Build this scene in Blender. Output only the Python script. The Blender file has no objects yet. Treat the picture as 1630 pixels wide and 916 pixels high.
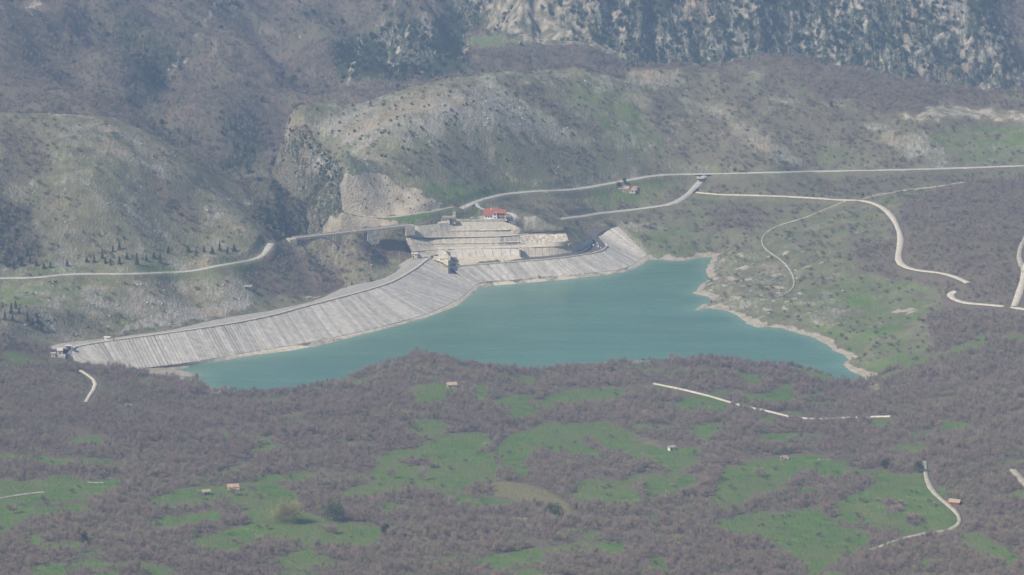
import bpy, bmesh, math, random
import numpy as np
from mathutils import Vector, Matrix
C = bpy.context.scene
COL = C.collection
R = math.radians
# ------------------------------------------------------------------ camera, light, exposure
HC, PITCH, HF = 650.0, R(12.0), R(8.5)
FPX = 815.0 / math.tan(HF)
cam = bpy.data.objects.new('camera', bpy.data.cameras.new('camera'))
cam.location = (0, 0, HC); cam.rotation_euler = (R(90) - PITCH, 0, 0)
cam.data.sensor_width = 36; cam.data.lens = 18 / math.tan(HF)
cam.data.clip_start = 1; cam.data.clip_end = 40000
COL.objects.link(cam); C.camera = cam
SUN = Vector((-0.57, -0.42, 0.70)).normalized()          # towards the sun
sl = bpy.data.lights.new('sun', 'SUN'); sl.energy = 4.9; sl.angle = R(0.5); sl.color = (1, .90, .75)
so = bpy.data.objects.new('sun', sl); so.rotation_euler = SUN.to_track_quat('Z', 'Y').to_euler(); so.location = (0, 0, 2000)
COL.objects.link(so)
w = bpy.data.worlds.new('World'); C.world = w; w.use_nodes = True
nt = w.node_tree; bgn = nt.nodes['Background']; sky = nt.nodes.new('ShaderNodeTexSky')
sky.sky_type = 'NISHITA'; sky.sun_disc = False
sky.sun_elevation = math.asin(SUN.z); sky.sun_rotation = math.atan2(SUN.x, SUN.y)
nt.links.new(sky.outputs[0], bgn.inputs[0]); bgn.inputs[1].default_value = 0.085
C.view_settings.view_transform = 'Standard'; C.view_settings.look = 'None'
C.view_settings.exposure = 0.22; C.view_settings.gamma = 1
HAZE = 0.00014
random.seed(7); rng = np.random.default_rng(7)
# ------------------------------------------------------------------ projection helpers
cp, sp = math.cos(PITCH), math.sin(PITCH)
def P(u, v, z):
    a = (u - 815) / FPX; b = (v - 458) / FPX
    dy = cp - b * sp; dz = -sp - b * cp
    t = (z - HC) / dz
    return Vector((a * t, dy * t, z))
def Sy(u, y, z):                       # a point in the azimuth of pixel column u at distance y
    return ((u - 815) / FPX * (y * cp + (HC - z) * sp), y, z)
def pix(x, y, z):
    dz = z - HC
    dep = y * cp - dz * sp
    return 815 + FPX * x / dep, 458 - FPX * (y * sp + dz * cp) / dep
# ------------------------------------------------------------------ numpy noise
_perm = rng.permutation(256); _perm = np.concatenate([_perm, _perm, _perm])
_g = np.stack([np.cos(np.arange(256) / 256 * 2 * np.pi * 7.3), np.sin(np.arange(256) / 256 * 2 * np.pi * 7.3)], 1)
def noise(x, y):
    xi = np.floor(x); yi = np.floor(y); fx = x - xi; fy = y - yi
    xi = xi.astype(np.int64) & 255; yi = yi.astype(np.int64) & 255
    su = fx * fx * fx * (fx * (fx * 6 - 15) + 10); sv = fy * fy * fy * (fy * (fy * 6 - 15) + 10)
    def gr(i, j, dx, dy):
        g = _g[_perm[_perm[(xi + i) & 255] + ((yi + j) & 255)]]
        return g[..., 0] * dx + g[..., 1] * dy
    a = gr(0, 0, fx, fy); b = gr(1, 0, fx - 1, fy); c = gr(0, 1, fx, fy - 1); d = gr(1, 1, fx - 1, fy - 1)
    return ((a + su * (b - a)) * (1 - sv) + (c + su * (d - c)) * sv) * 1.5
def fbm(x, y, s, o=4, seed=0.0, gain=.5):
    r = 0; a = 1.0; x = x / s + seed * 17.3; y = y / s + seed * 9.1
    for i in range(o):
        r = r + a * noise(x, y); x = x * 2.03 + 5.2; y = y * 2.03 + 1.7; a *= gain
    return r
def ridged(x, y, s, o=3, seed=0.0):
    r = 0; a = 1.0; x = x / s + seed * 17.3; y = y / s + seed * 9.1
    for i in range(o):
        r = r + a * (1 - 2 * np.abs(noise(x, y))); x = x * 2.03 + 5.2; y = y * 2.03 + 1.7; a *= .5
    return r
def sstep(a, b, x):
    t = np.clip((x - a) / (b - a), 0, 1); return t * t * (3 - 2 * t)
def seg_dist(x, y, pts, closed=False, extra=None):
    """distance to a polyline; optionally interpolates extra along it"""
    best = np.full(x.shape, 1e18); ex = np.zeros(x.shape)
    n = len(pts)
    for i in range(n if closed else n - 1):
        ax, ay = pts[i][0], pts[i][1]; bx, by = pts[(i + 1) % n][0], pts[(i + 1) % n][1]
        dx, dy = bx - ax, by - ay; L = dx * dx + dy * dy + 1e-12
        t = np.clip(((x - ax) * dx + (y - ay) * dy) / L, 0, 1)
        d = (x - ax - t * dx) ** 2 + (y - ay - t * dy) ** 2
        m = d < best
        best = np.where(m, d, best)
        if extra is not None: ex = np.where(m, extra[i] + t * (extra[(i + 1) % n] - extra[i]), ex)
    return (np.sqrt(best), ex) if extra is not None else np.sqrt(best)
def inside(x, y, pts):
    r = np.zeros(x.shape, bool); n = len(pts)
    for i in range(n):
        ax, ay = pts[i][0], pts[i][1]; bx, by = pts[(i + 1) % n][0], pts[(i + 1) % n][1]
        if ay == by: continue
        c = ((ay > y) != (by > y)) & (x < (bx - ax) * (y - ay) / (by - ay) + ax)
        r ^= c
    return r
def sdist(x, y, pts):                  # positive inside
    d = seg_dist(x, y, pts, True); return np.where(inside(x, y, pts), d, -d)
# ------------------------------------------------------------------ terrain control points
CP = []   # world (x,y,z)
def cpx(u, v, z): p = P(u, v, z); CP.append((p.x, p.y, z))
def cpy(u, y, z): CP.append(Sy(u, y, z))
for t in [  # foreground
    (-150,600,30),(-150,750,40),(-150,916,56),(100,600,27),(100,640,28),(0,700,35),(300,640,17),(300,700,26),(450,650,19),(450,720,27),(150,780,40),(300,800,42),
    (560,640,16),(660,600,20),(600,700,30),(660,640,24),(660,577,18),(560,612,12),(470,634,9),(600,590,14),(720,582,13),(780,592,7),(850,600,5),(930,592,7),(1010,584,10),(1100,583,13),(1180,586,12),(1260,594,10),
    (1330,606,7),(1390,618,8),(760,640,20),(900,640,18),(900,700,26),(760,760,36),(900,800,41),(600,800,42),(1050,650,22),(1200,650,22),(1350,660,22),(1100,720,31),(1250,760,36),(1400,740,35),
    (1500,640,30),(1600,640,36),(1600,740,43),(1450,820,42),(1250,840,45),(1050,830,44),(450,850,48),(150,860,50),(0,800,44),(100,916,58),(400,916,57),(700,916,56),(1000,916,55),(1300,916,54),(1600,916,58),
    (1750,600,42),(1750,750,54),(1750,916,66),(400,1100,86),(815,1100,84),(1200,1100,86),
    # right bank
    (1200,500,5),(1200,470,9),(1300,500,10),(1300,450,20),(1380,520,14),(1440,560,16),(1440,480,24),(1300,380,28),(1180,400,14),(1180,360,23),(1080,390,10),(1050,350,23),(1150,300,37),(1115,282,41),
    (1400,295,49),(1630,265,60),(1500,270,57),(1300,275,47),(1430,330,48),(1430,400,40),(1540,450,44),(1600,500,46),(1520,520,34),(1600,400,60),(1550,340,60),(1630,330,64),(1480,400,46),(1500,580,28),(1600,570,38),
    (1750,300,70),(1750,430,62),
    (1200,250,62),(1200,200,84),(1200,140,106),(1250,104,108),(1180,108,107),(1400,230,70),(1400,180,92),(1350,117,103),(1450,142,99),(1550,158,97),(1630,173,94),(1500,195,86),(1600,220,74),(1750,190,100),
    # bluff
    (1000,240,66),(950,220,80),(1000,160,102),(1000,117,120),(900,113,126),(900,160,110),(1100,113,116),(1100,180,88),(1050,250,58),(950,300,39),(1080,330,28),(900,330,36),(900,347,31),(945,343,25),(870,300,47),
    (815,122,134),(800,160,120),(800,200,105),(800,280,62),(760,325,52),(700,132,130),(700,200,112),(700,280,74),(560,164,120),(620,180,118),(600,230,100),(560,260,85),(640,300,70),(620,340,52),(560,345,50),(640,360,47),
    (500,190,112),(462,200,106),
    (690,345,50),(700,356,44),(785,348,42),(830,350,42),(740,350,42),(600,385,34),(620,405,24),(640,425,14),(575,400,26),(650,400,26),(570,430,6),
    # left bank
    (430,395,45),(440,370,47),(400,450,30),(480,430,24),(520,455,16),(500,475,17),(400,485,18),(300,500,19),(300,450,34),(200,520,19),(150,490,32),(100,540,21),(60,560,22),(50,500,38),(50,445,46),(0,442,47),(-100,442,50),(-100,520,36),(250,435,44),(340,428,44),
    (150,400,60),(150,330,92),(150,260,122),(100,180,150),(20,186,150),(-120,170,155),(200,200,138),(250,227,124),(300,252,108),(340,285,88),(390,325,66),(425,345,55),(300,330,80),(300,390,54),(20,330,95),(20,260,124),(-100,300,120),
    ]: cpx(*t)
for t in [  # hidden hollows and the far side (column, distance, height)
    (660,3640,70),(800,3680,70),(560,3560,60),(950,3760,66),(1100,3800,58),(1250,3850,50),(1400,3850,45),(1550,3800,45),(1630,3800,45),(1800,3800,60),
    (1000,4080,30),(1200,4120,24),(1400,4100,4),(1500,4075,-12),(1600,4060,-28),(1720,4060,-25),(1900,4150,25),
    (100,3290,100),(20,3320,100),(-200,3320,120),(250,3290,70),(340,3270,40),(400,3300,20)]: cpy(*t)
def far(u, v, y):    # visible far point at distance y
    b = (v - 458) / FPX; s = (sp + b * cp) / (cp - b * sp); cpy(u, y, HC - s * y)
for t in [(400,250,3450),(430,200,3560),(400,160,3700),(300,190,3520),(330,230,3450),(300,100,3850),(200,150,3480),(100,150,3430),(20,160,3450),(100,80,3700),(250,60,3950),(100,0,4000),(300,0,4250),(0,60,3700),(-200,100,3500),(-200,0,3900),
          (500,150,3850),(520,100,3980),(500,40,4150),(500,0,4300),(600,125,4040),(600,60,4110),(600,0,4260),(690,125,4080),(690,40,4140),(690,0,4190),
          (860,95,4040),(800,62,4080),(780,90,3960),(920,106,4060),(990,112,4090),(745,60,4230),(745,0,4340),
          (840,60,4170),(840,0,4215),(1000,105,4170),(1000,50,4205),(1000,0,4240),(1200,98,4200),(1200,0,4262),(1400,100,4210),(1400,0,4270),(1480,118,4200),(1560,150,4170),(1560,80,4215),(1560,0,4290),(1625,150,4200),(1630,60,4290),(1640,0,4420),(1800,100,4250),(1800,0,4450),
          (0,-200,4500),(400,-200,4700),(800,-200,4450),(1200,-200,4450),(1600,-200,4700),(1900,-200,4800),(-400,-100,4300)]: far(*t)
for u in (-1200, -300, 500, 1200, 2000, 3000):
    for y, z in ((6000, 560), (8000, 800), (11000, 900)): cpy(u, y, z + 60 * math.sin(u * .01))
    for y, z in ((1400, 165), (900, 300), (400, 450), (50, 600)): cpy(u, y, z)
for u in (-1200, 3000):
    for y, z in ((2200, 90), (2800, 90), (3400, 150), (4200, 220)): cpy(u, y, z)
CP = np.array(CP)
_mc = 45.0
def _phi(x, y): return np.sqrt((x[:, None] - CP[:, 0]) ** 2 + (y[:, None] - CP[:, 1]) ** 2 + _mc * _mc)
_n = len(CP)
_A = np.zeros((_n + 3, _n + 3)); _A[:_n, :_n] = _phi(CP[:, 0], CP[:, 1]) - 1.2 * np.eye(_n) * 0
_Pm = np.stack([np.ones(_n), CP[:, 0] / 1000, CP[:, 1] / 1000], 1)
_A[:_n, _n:] = _Pm; _A[_n:, :_n] = _Pm.T
_W = np.linalg.lstsq(_A, np.concatenate([CP[:, 2], np.zeros(3)]), rcond=None)[0]
def base(x, y):
    sh = x.shape; x = x.ravel(); y = y.ravel(); out = np.empty(x.shape)
    for i in range(0, len(x), 60000):
        a, b = x[i:i + 60000], y[i:i + 60000]
        out[i:i + 60000] = _phi(a.astype(np.float32), b.astype(np.float32)) @ _W[:_n] + _W[_n] + _W[_n + 1] * a / 1000 + _W[_n + 2] * b / 1000
    return out.reshape(sh)
# ------------------------------------------------------------------ lake outline, dam lines
LAKE_PX = [(290,600),(330,612),(350,628),(400,633),(460,629),(520,615),(580,600),(630,582),(665,575),(700,578),(750,588),(850,595),(940,590),(985,583),(1010,578),(1060,584),(1120,582),(1180,585),(1230,592),(1270,590),(1330,603),(1365,612),(1381,606),
    (1376,600),(1355,592),(1341,580),(1351,573),(1345,566),(1325,557),(1318,549),(1295,538),(1270,530),(1250,524),(1225,521),(1205,521),(1190,515),(1170,500),(1150,494),(1130,490),(1105,495),(1116,486),(1132,478),(1128,472),(1103,468),(1115,455),(1130,445),(1123,430),(1136,409),
    (1110,411),(1090,415),(1060,414),(1032,413),(1014,426),(996,433),(955,439),(877,447),(820,451.6),(766,457),(748,471),(709,494),(658,512),(588,530),(503,551),(400,566),(330,577),(290,586),(272,590),(310,594),(325,597)]
LAKE = [(P(u, v, 0).x, P(u, v, 0).y) for u, v in LAKE_PX]
DL = [((114,556,20),(141,586,9)),((125,551,20),(172,593,5)),((180,542,20),(205,589,4)),((283,528,20),(308,576,3)),((374,514,20),(400,560,2.5)),((437,501,20),(468,549,2)),((477,490,20),(512,541,2)),((543,473,20),(591,524,2)),
      ((600,457,20),(672,502,2)),((629,446,20),(727,478,2)),((660,428,20),(748,462,2)),((686,411,20),(756,455,2)),((714,424,15.6),(757,454.2,2))]
DR = [((718,426,15),(758,454,2)),((740,422.5,15),(775,448.5,2)),((800,418,15),(825,445,2)),((877,412,15),(905,438,2)),((929,405.5,15),(975,431,2)),((960,399,15),(1000,425.5,2)),((966,392,15.5),(1012,419,2)),((953,378,16.5),(1022,412,2)),((955,370,17),(1026,409,2.3)),((985,360.5,20),(1030,404,3))]
DLw = [(P(*a), P(*b)) for a, b in DL]; DRw = [(P(*a), P(*b)) for a, b in DR]
def off_back(pts, dist):              # offset a crest line to its downstream side
    o = []
    for i, p in enumerate(pts):
        a = pts[max(0, i - 1)]; b = pts[min(len(pts) - 1, i + 1)]
        t = (b - a); t.z = 0; t.normalize(); o.append(p + Vector((-t.y, t.x, 0)) * dist)
    return o
crestL = [a for a, b in DLw]; crestR = [a for a, b in DRw]
footL = [(p.x, p.y) for p in [b for a, b in DLw]] + [(p.x, p.y) for p in reversed(off_back(crestL, 6))]
footR = [(p.x, p.y) for p in [b for a, b in DRw]] + [(p.x, p.y) for p in reversed(crestR)]
GORGE = [Sy(u, y, 50)[:2] for u, y in [(560,3062),(556,3085),(550,3130),(546,3180),(535,3215),(512,3260),(490,3310),(470,3350),(459,3400),(452,3460),(440,3560),(390,3560),(370,3450),(372,3380),(390,3280),(420,3200),(440,3130),(458,3085),(480,3050),(505,3015),(530,2985),(565,2975),(615,3000),(650,3040),(655,3052),(620,3052),(590,3050)]]
GULLY = [[Sy(u, y, 60)[:2] for u, y in g] for g in
         ([(185,3900),(240,3860),(285,3800),(260,3720),(235,3650),(300,3560),(360,3500)], [(560,4200),(600,4120),(640,4060)], [(735,4450),(742,4330),(745,4220),(738,4100)], [(460,3700),(415,3570),(368,3490),(348,3440)], [(90,3800),(130,3650),(190,3520)], [(420,4200),(460,4000),(500,3850)])]
# plan shape of the terraced cutting above the right half of the dam
CUT = [P(*t) for t in [(652,412,14),(650,362,44),(700,352,44),(835,347,42),(902,356,41),(922,362,36),(945,378,22),(940,392,16),(925,402,15),(830,412,14),(735,424,14),(716,424,14)]]
CUT = [(p.x, p.y) for p in CUT]
ASPH = [(p.x, p.y) for p in [P(*t) for t in [(800,416,15),(880,405,15),(920,398,15.3),(936,388,15.7),(936,379,16.5),(924,368,18.5),(950,365,19),(987,360,19.6),(956,371,17),(952,380,16.5),(966,392,15.3),(958,400,15),(900,411,15)]]]
YARD = [(p.x, p.y) for p in [P(*t) for t in [(700,354,42),(712,349,42),(752,333,48),(780,330,48),(850,340,44),(850,352,42)]]]
ROADS = []
def h0(x, y):
    vis = sstep(1500, 1900, y)
    farm = sstep(3500, 3900, y)
    # far slopes: warp depth to make ribs
    rib = (ridged(x * 1.0, y * .25, 120, 4, 1.3) * 26 + fbm(x, y, 35, 3, 4.1) * 13)
    cl = sstep(4110, 4190, y) * sstep(-60, 60, x + (y - 4100) * 0 + 40) + .35 * sstep(3900, 4050, y) * sstep(-260, -200, x) * (1 - sstep(-60, 60, x + 40))
    cl = np.clip(cl, 0, 1)
    z = base(x, y + rib * cl)
    z = z + (1 - cl) * farm * (1 - .88 * sstep(-190, 20, x)) * (ridged(x + y * .35, y * .8, 230, 3, 2.2) * 21 - 6)
    amp = .9 + 2.0 * sstep(2700, 3100, y) + 2.5 * sstep(3300, 3800, y)
    z = z + vis * (fbm(x, y, 90, 3, .5) * amp * 1.3 + fbm(x, y, 22, 3, 3.5) * amp * .45)
    z = z + cl * (fbm(x, y * .6, 12, 3, 6.5) * 3.0)
    for g in GULLY:
        d = seg_dist(x, y, g); z = z - 40 * np.exp(-(d / 48) ** 2)
    m = (y > 2900) & (y < 3900) & (x < 60) & (x > -420)
    if m.any():
        s = sdist(x[m] + 6 * noise(x[m] / 22, y[m] / 22) + 3 * noise(x[m] / 7, y[m] / 7), y[m], GORGE)
        dep = 20 + 46 * sstep(3060, 3150, y[m])
        z[m] = z[m] - np.minimum(dep, np.maximum(s, 0) * (1.15 + 1.5 * sstep(3180, 3260, y[m])))
    return z
def h1(x, y):
    z = h0(x, y)
    m = (y > 2500) & (y < 3400) & (np.abs(x) < 420)
    if m.any():
        X = x[m] + 1.5 * noise(x[m] / 9, y[m] / 9); Y = y[m] + 4 * noise(x[m] / 14 + 7, y[m] / 14)
        s = sdist(X, Y, LAKE); zz = z[m]
        outp = np.minimum(zz, 0.3 + np.maximum(-s, 0) * .30 + np.maximum(-s - 14, 0) * .5)
        outp = np.maximum(outp, np.minimum(0.3 - s * .08, 4))
        zz = np.where(s > 0, np.minimum(-.2 - s * .25, 0), outp)
        xx, yy = x[m], y[m]
        for f, lv in ((footL, -4), (footR, -4)):
            sd = sdist(xx, yy, f); k = sstep(-2, 4, sd); zz = zz * (1 - k) + np.minimum(zz, lv) * k
        # ground right behind the left crest stays at crest level
        dd, _ = seg_dist(xx, yy, [(p.x, p.y) for p in crestL[:12]], False, [0] * 12)
        behind = (~inside(xx, yy, footL)) & (s < 0)
        k = (1 - sstep(22, 60, dd)) * behind
        zz = zz * (1 - k) + np.minimum(zz, 17.5) * k
        sd = sdist(xx, yy, CUT); k = sstep(-3, 3, sd)
        zz = zz - k * np.clip(zz - np.minimum(6, zz), 0, 16)
        sd = sdist(xx, yy, ASPH); k = sstep(-6, 1, sd); zz = zz * (1 - k) + np.minimum(zz, 11) * k
        sd = sdist(xx, yy, YARD); k = sstep(-4, 3, sd) * (1 - sstep(-3, 3, sdist(xx, yy, CUT)))
        zz = zz * (1 - k) + (42 + (yy - 3170) * .09) * k
        z[m] = zz
    return z
def h(x, y):
    z = h1(x, y)
    for pts, zs, wd in ROADS:
        bx = [p[0] for p in pts]; by = [p[1] for p in pts]
        m = (x > min(bx) - 20) & (x < max(bx) + 20) & (y > min(by) - 20) & (y < max(by) + 20)
        if m.any():
            d, zr = seg_dist(x[m], y[m], pts, False, zs)
            k = 1 - sstep(wd * .5 + 1.5, wd * .5 + 9, d)
            z[m] = z[m] * (1 - k) + (zr - .25) * k
    return z
def ground(uv, fn=h1, ymin=1800, ymax=4800, n=1200):
    """first hit of each pixel ray with the ground"""
    uv = np.array(uv, float); a = (uv[:, 0] - 815) / FPX; b = (uv[:, 1] - 458) / FPX
    dy = cp - b * sp; dz = -sp - b * cp
    ys = np.linspace(ymin, ymax, n); out = []
    Y = np.broadcast_to(ys, (len(uv), n)).copy()
    X = Y * (a / dy)[:, None]; Z = HC + Y * (dz / dy)[:, None]
    H = fn(X.ravel(), Y.ravel()).reshape(X.shape)
    for i in range(len(uv)):
        k = np.nonzero(H[i] >= Z[i])[0]
        j = k[0] if len(k) else n - 1
        j = max(j, 1); d0 = Z[i, j - 1] - H[i, j - 1]; d1 = Z[i, j] - H[i, j]
        t = d0 / (d0 - d1) if d0 != d1 else 1
        t = min(max(t, 0), 1)
        y = ys[j - 1] + t * (ys[j] - ys[j - 1])
        out.append(Vector((y * a[i] / dy[i], y, H[i, j - 1] + t * (H[i, j] - H[i, j - 1]))))
    return out
# ------------------------------------------------------------------ roads (pixel tracks of the photograph put on the ground)
def chain(px, step=9):
    o = []
    for i in range(len(px) - 1):
        (a, b), (c, d) = px[i], px[i + 1]; n = max(1, int(math.hypot(c - a, d - b) / step))
        for k in range(n): o.append((a + (c - a) * k / n, b + (d - b) * k / n))
    o.append(px[-1]); return o
ROADDEF = [  # (name, material, width m, pixels, bench)
    ('road', 'asphalt_pale', 4.3, [(-60,444),(0,443),(60,442),(90,438),(120,436),(200,436),(300,433),(325,428),(345,422),(380,418),(412,413),(422,407),(424,399),(426,393),(431,388)]),
    ('road', 'asphalt_pale', 5.4, [(650,359),(668,354),(700,347),(722,338),(745,326),(765,317),(800,310),(850,304),(900,303),(935,299),(965,293),(1000,287),(1030,281),(1060,278),(1100,277.5),(1150,276.5),(1200,275),(1300,273),(1400,271),(1500,268.5),(1630,264),(1720,261)]),
    ('road', 'asphalt_pale', 5.4, [(1122,279),(1117,285),(1108,297),(1098,310),(1085,320),(1070,325),(1030,331),(990,336),(940,342),(890,349)]),
    ('road', 'gravel_white', 4.6, [(1107,306),(1115,308),(1150,310),(1200,311),(1255,313),(1300,316),(1347,319),(1370,318),(1382,321),(1400,327),(1415,333),(1422,345),(1426,357),(1434,372),(1436,380),(1432,392),(1430,405),(1427,414),(1430,423),(1445,429),(1480,432),(1510,437),(1530,444),(1542,451)]),
    ('track', 'gravel_dull', 1.8, [(1372,318),(1390,311),(1420,307),(1440,303),(1470,300),(1500,296),(1535,290)]),
    ('track', 'gravel_dull', 1.4, [(1347,320),(1335,325),(1310,335),(1285,346),(1260,353),(1235,360),(1215,372),(1208,382),(1212,395),(1230,405),(1245,412),(1258,430),(1268,448),(1265,460),(1250,470),(1235,474)]),
    ('road', 'gravel_white', 5.0, [(1520,464),(1510,466),(1509,472),(1516,478),(1540,483),(1580,486),(1612,489),(1640,494),(1680,500)]),
    ('track', 'gravel_white', 5.0, [(1614,488),(1620,475),(1626,455),(1632,430),(1640,410)]),
    ('track', 'gravel_dull', 4.0, [(1650,355),(1635,375),(1622,395),(1617,410),(1625,425),(1634,436)]),
    ('track', 'gravel_white', 2.4, [(128,590),(141,597),(152,603),(157,611),(150,621),(140,630),(136,641)]),
    ('track', 'gravel_white', 2.5, [(1041,611),(1060,615),(1095,622),(1130,631),(1160,640),(1190,648),(1225,655),(1257,664),(1300,668),(1350,665),(1385,664),(1418,663)]),
    ('track', 'gravel_dull', 2.7, [(1472,735),(1471,750),(1475,765),(1480,778),(1495,793),(1508,803),(1520,811),(1528,820),(1532,830),(1527,838),(1512,844),(1470,850),(1440,857),(1410,867),(1385,877)]),
    ('track', 'gravel_dull', 2.0, [(-10,796),(15,791),(40,787),(70,784)]),
    ('track', 'gravel_dull', 4.0, [(1612,748),(1630,768),(1650,790)]),
    ('track', 'gravel_dull', 3.0, [(1350,2),(1350,2)]),
    ('track', 'gravel_dull', 2.6, [(548,337),(560,342),(590,346),(620,347),(660,341),(700,335),(722,330)]),
    ('road', 'asphalt_pale', 4.5, [(757,322),(759,330),(766,334),(774,337),(800,338),(822,340),(828,345),(815,352),(790,352.5)]),
]
ROADDEF = [r for r in ROADDEF if r[3][0] != r[3][1]]
def smooth(a, k):
    a = np.array(a, float)
    for _ in range(k):
        b = a.copy(); b[1:-1] = (a[:-2] + a[1:-1] * 2 + a[2:]) / 4; a = b
    return a
road_geo = []
for nm, mt, wd, px in ROADDEF:
    g = ground(chain(px), n=900, ymin=1900, ymax=3800)
    xy = smooth([(p.x, p.y) for p in g], 2); zs = smooth([p.z for p in g], 4)
    zs = np.maximum(zs, 1.2)
    road_geo.append((nm, mt, wd, xy, zs)); ROADS.append((xy, zs, wd))
# ------------------------------------------------------------------ terrain grid
NC, NR = 1060, 900
SV = .1640
s_in = np.linspace(-SV, SV, NC)
s_out = SV + (1.4 - SV) * (np.arange(1, 26) / 25) ** 2.2
S = np.concatenate([-s_out[::-1], s_in, s_out])
cc = np.linspace(-SV, SV, 90); yy = np.linspace(1880, 4700, 1100)
YY, SS = np.meshgrid(yy, cc)
ZZ = h(SS * YY, YY)
E = (ZZ - HC) / YY
rm = np.maximum.accumulate(E, 1)
vis = E > rm - .0025
dE = np.abs(np.gradient(E, axis=1)) * vis
for _ in range(4): dE[:, 1:-1] = (dE[:, :-2] + dE[:, 1:-1] + dE[:, 2:]) / 3
for _ in range(5): dE[1:-1] = (dE[:-2] + dE[1:-1] + dE[2:]) / 3
W_ = dE + .22 * dE.mean()
cum = np.cumsum(W_, 1); cum = (cum - cum[:, :1]) / (cum[:, -1:] - cum[:, :1])
q = np.linspace(0, 1, NR)
yc = np.stack([np.interp(q, cum[i], yy) for i in range(len(cc))])
y_near = np.concatenate([[60, 300, 600, 900, 1150, 1350, 1500], np.linspace(1600, 1870, 14)])
y_far = 4700 + (12000 - 4700) * (np.arange(1, 31) / 30) ** 1.8
ys_ = np.empty((len(S), NR))
for k in range(NR): ys_[:, k] = np.interp(S, cc, yc[:, k])
Y = np.concatenate([np.broadcast_to(y_near, (len(S), len(y_near))), ys_, np.broadcast_to(y_far, (len(S), len(y_far)))], 1)
X = S[:, None] * Y
Z = h(X, Y)
nc, nr = X.shape
U, V = pix(X, Y, Z); PU, PV = U, V
# ------------------------------------------------------------------ land cover painted from outlines
ch = {k: np.zeros(X.shape, np.float32) for k in 'MWLDEY'}   # meadow, wood, limestone, dirt, evergreen scrub and painted ravine shade, yellow grass
wk = 1 + 1.6 * sstep(2700, 3000, Y)
uw = U + wk * (5 * noise(X / 16, Y / 16) + 2.4 * noise(X / 6 + 3, Y / 6)); vw = V + wk * (3.0 * noise(X / 17 + 9, Y / 17) + 1.6 * noise(X / 6 + 11, Y / 6 + 3))
def paint(pts, feather=4, lo=0, hi=1e9, **kw):
    us = [p[0] for p in pts]; vs = [p[1] for p in pts]; f = feather + 8
    m = (U > min(us) - f) & (U < max(us) + f) & (V > min(vs) - f) & (V < max(vs) + f) & (Y > lo) & (Y < hi)
    if not m.any(): return
    k = sstep(-feather, feather, sdist(uw[m], vw[m], pts)).astype(np.float32)
    for c in ch:
        ch[c][m] = ch[c][m] * (1 - k) + kw.get(c, 0) * k
# whole zones
n1 = fbm(X, Y, 60, 3, 8.0); n2 = fbm(X, Y, 140, 2, 9.0)
ch['W'][:] = np.clip(.30 + .5 * n1, 0, .8); ch['M'][:] = np.clip(.25 + .3 * n2, 0, 1)
fg = Y < 2700
ch['W'][fg] = 1; ch['M'][fg] = 0.1
fz = Y > 3560
ch['E'][fz] = np.clip(.23 + .20 * fbm(X, Y, 85, 4, 71.0)[fz], .08, .5)
ch['W'][fz] = .95; ch['M'][fz] = 0; ch['Y'][fz] = 0
vg = (U < 470) & (Y > 3200) & (V > 100); ch['W'][vg] = .95; ch['M'][vg] = 0
side = (np.abs(S) > SV + .02)[:, None] & (Y > 0); ch['W'][side] = .8
# foreground wood up to the lake, left and right woods
paint([(-300,555),(0,545),(60,555),(95,575),(170,590),(270,592),(300,610),(345,640),(430,645),(600,650),(660,560),(860,580),(1000,570),(1230,575),(1290,580),(1390,605),(1460,580),(1480,530),(1440,470),(1400,445),(1380,400),(1440,330),(1500,300),(1560,290),(1700,270),(1900,1100),(-300,1100)], 5, 0, 3420, W=1, M=.1)
gl = fbm(X, Y, 45, 4, 41.0); gm = (Y < 2720) & (gl > 0)
ch['M'][gm] = np.clip(ch['M'][gm] + 1.5 * (gl[gm] - .10), 0, .85); ch['W'][gm] = np.clip(ch['W'][gm] - 1.6 * np.clip(gl[gm] - .14, 0, 1), .15, 1)
ch['Y'][Y < 2720] = np.clip(.5 * fbm(X, Y, 38, 3, 42.0) - .05, 0, .35)[Y < 2720]
paint([(0,590),(100,600),(330,650),(300,690),(150,680),(0,690)], 20, 0, 2700, W=.85, M=.45)
# left hill
paint([(-200,170),(60,185),(100,175),(200,200),(300,250),(380,320),(430,345),(440,400),(300,430),(0,440),(-200,440)], 5, 2700, 3300, L=.42, M=.25, W=.22)
paint([(80,180),(180,190),(290,240),(250,270),(120,230)], 12, 2700, 3300, L=.6, M=.3, W=.1, Y=.2)
paint([(0,190),(60,200),(80,260),(40,300),(0,290)], 12, 2700, 3300, W=.7, M=.1, L=.1)
paint([(-50,320),(60,330),(75,410),(50,425),(-50,425)], 8, 2700, 3300, W=.75, E=.35)
paint([(220,270),(310,290),(330,380),(240,330)], 12, 2700, 3300, W=.65, L=.2)
paint([(60,300),(140,300),(200,380),(120,400),(50,370)], 15, 2700, 3300, W=.4, L=.35, Y=.3)
paint([(0,425),(410,412),(440,395),(430,425),(350,432),(0,440)], 4, 2700, 3300, M=.5, L=.4)
paint([(0,448),(350,436),(420,420),(470,440),(420,470),(380,490),(230,520),(120,520),(0,480)], 6, 2700, 3300, L=.42, M=.6, W=.08)
paint([(140,455),(350,440),(420,455),(390,485),(250,505),(120,500)], 8, 2700, 3300, L=.62, M=.35)
paint([(170,535),(230,505),(400,475),(400,490),(345,505),(200,530)], 3, 2700, 3300, L=.95, M=.05)
paint([(0,490),(60,485),(150,500),(170,530),(110,545),(0,545)], 6, 2600, 3300, L=.5, W=.5, E=.3)
paint([(420,395),(470,395),(560,430),(560,465),(500,478),(400,460)], 7, 2700, 3300, W=.95, M=.2)
paint([(480,380),(640,375),(655,405),(620,430),(560,460),(540,430)], 4, 2950, 3300, W=.75, L=.35, M=.1)
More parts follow.
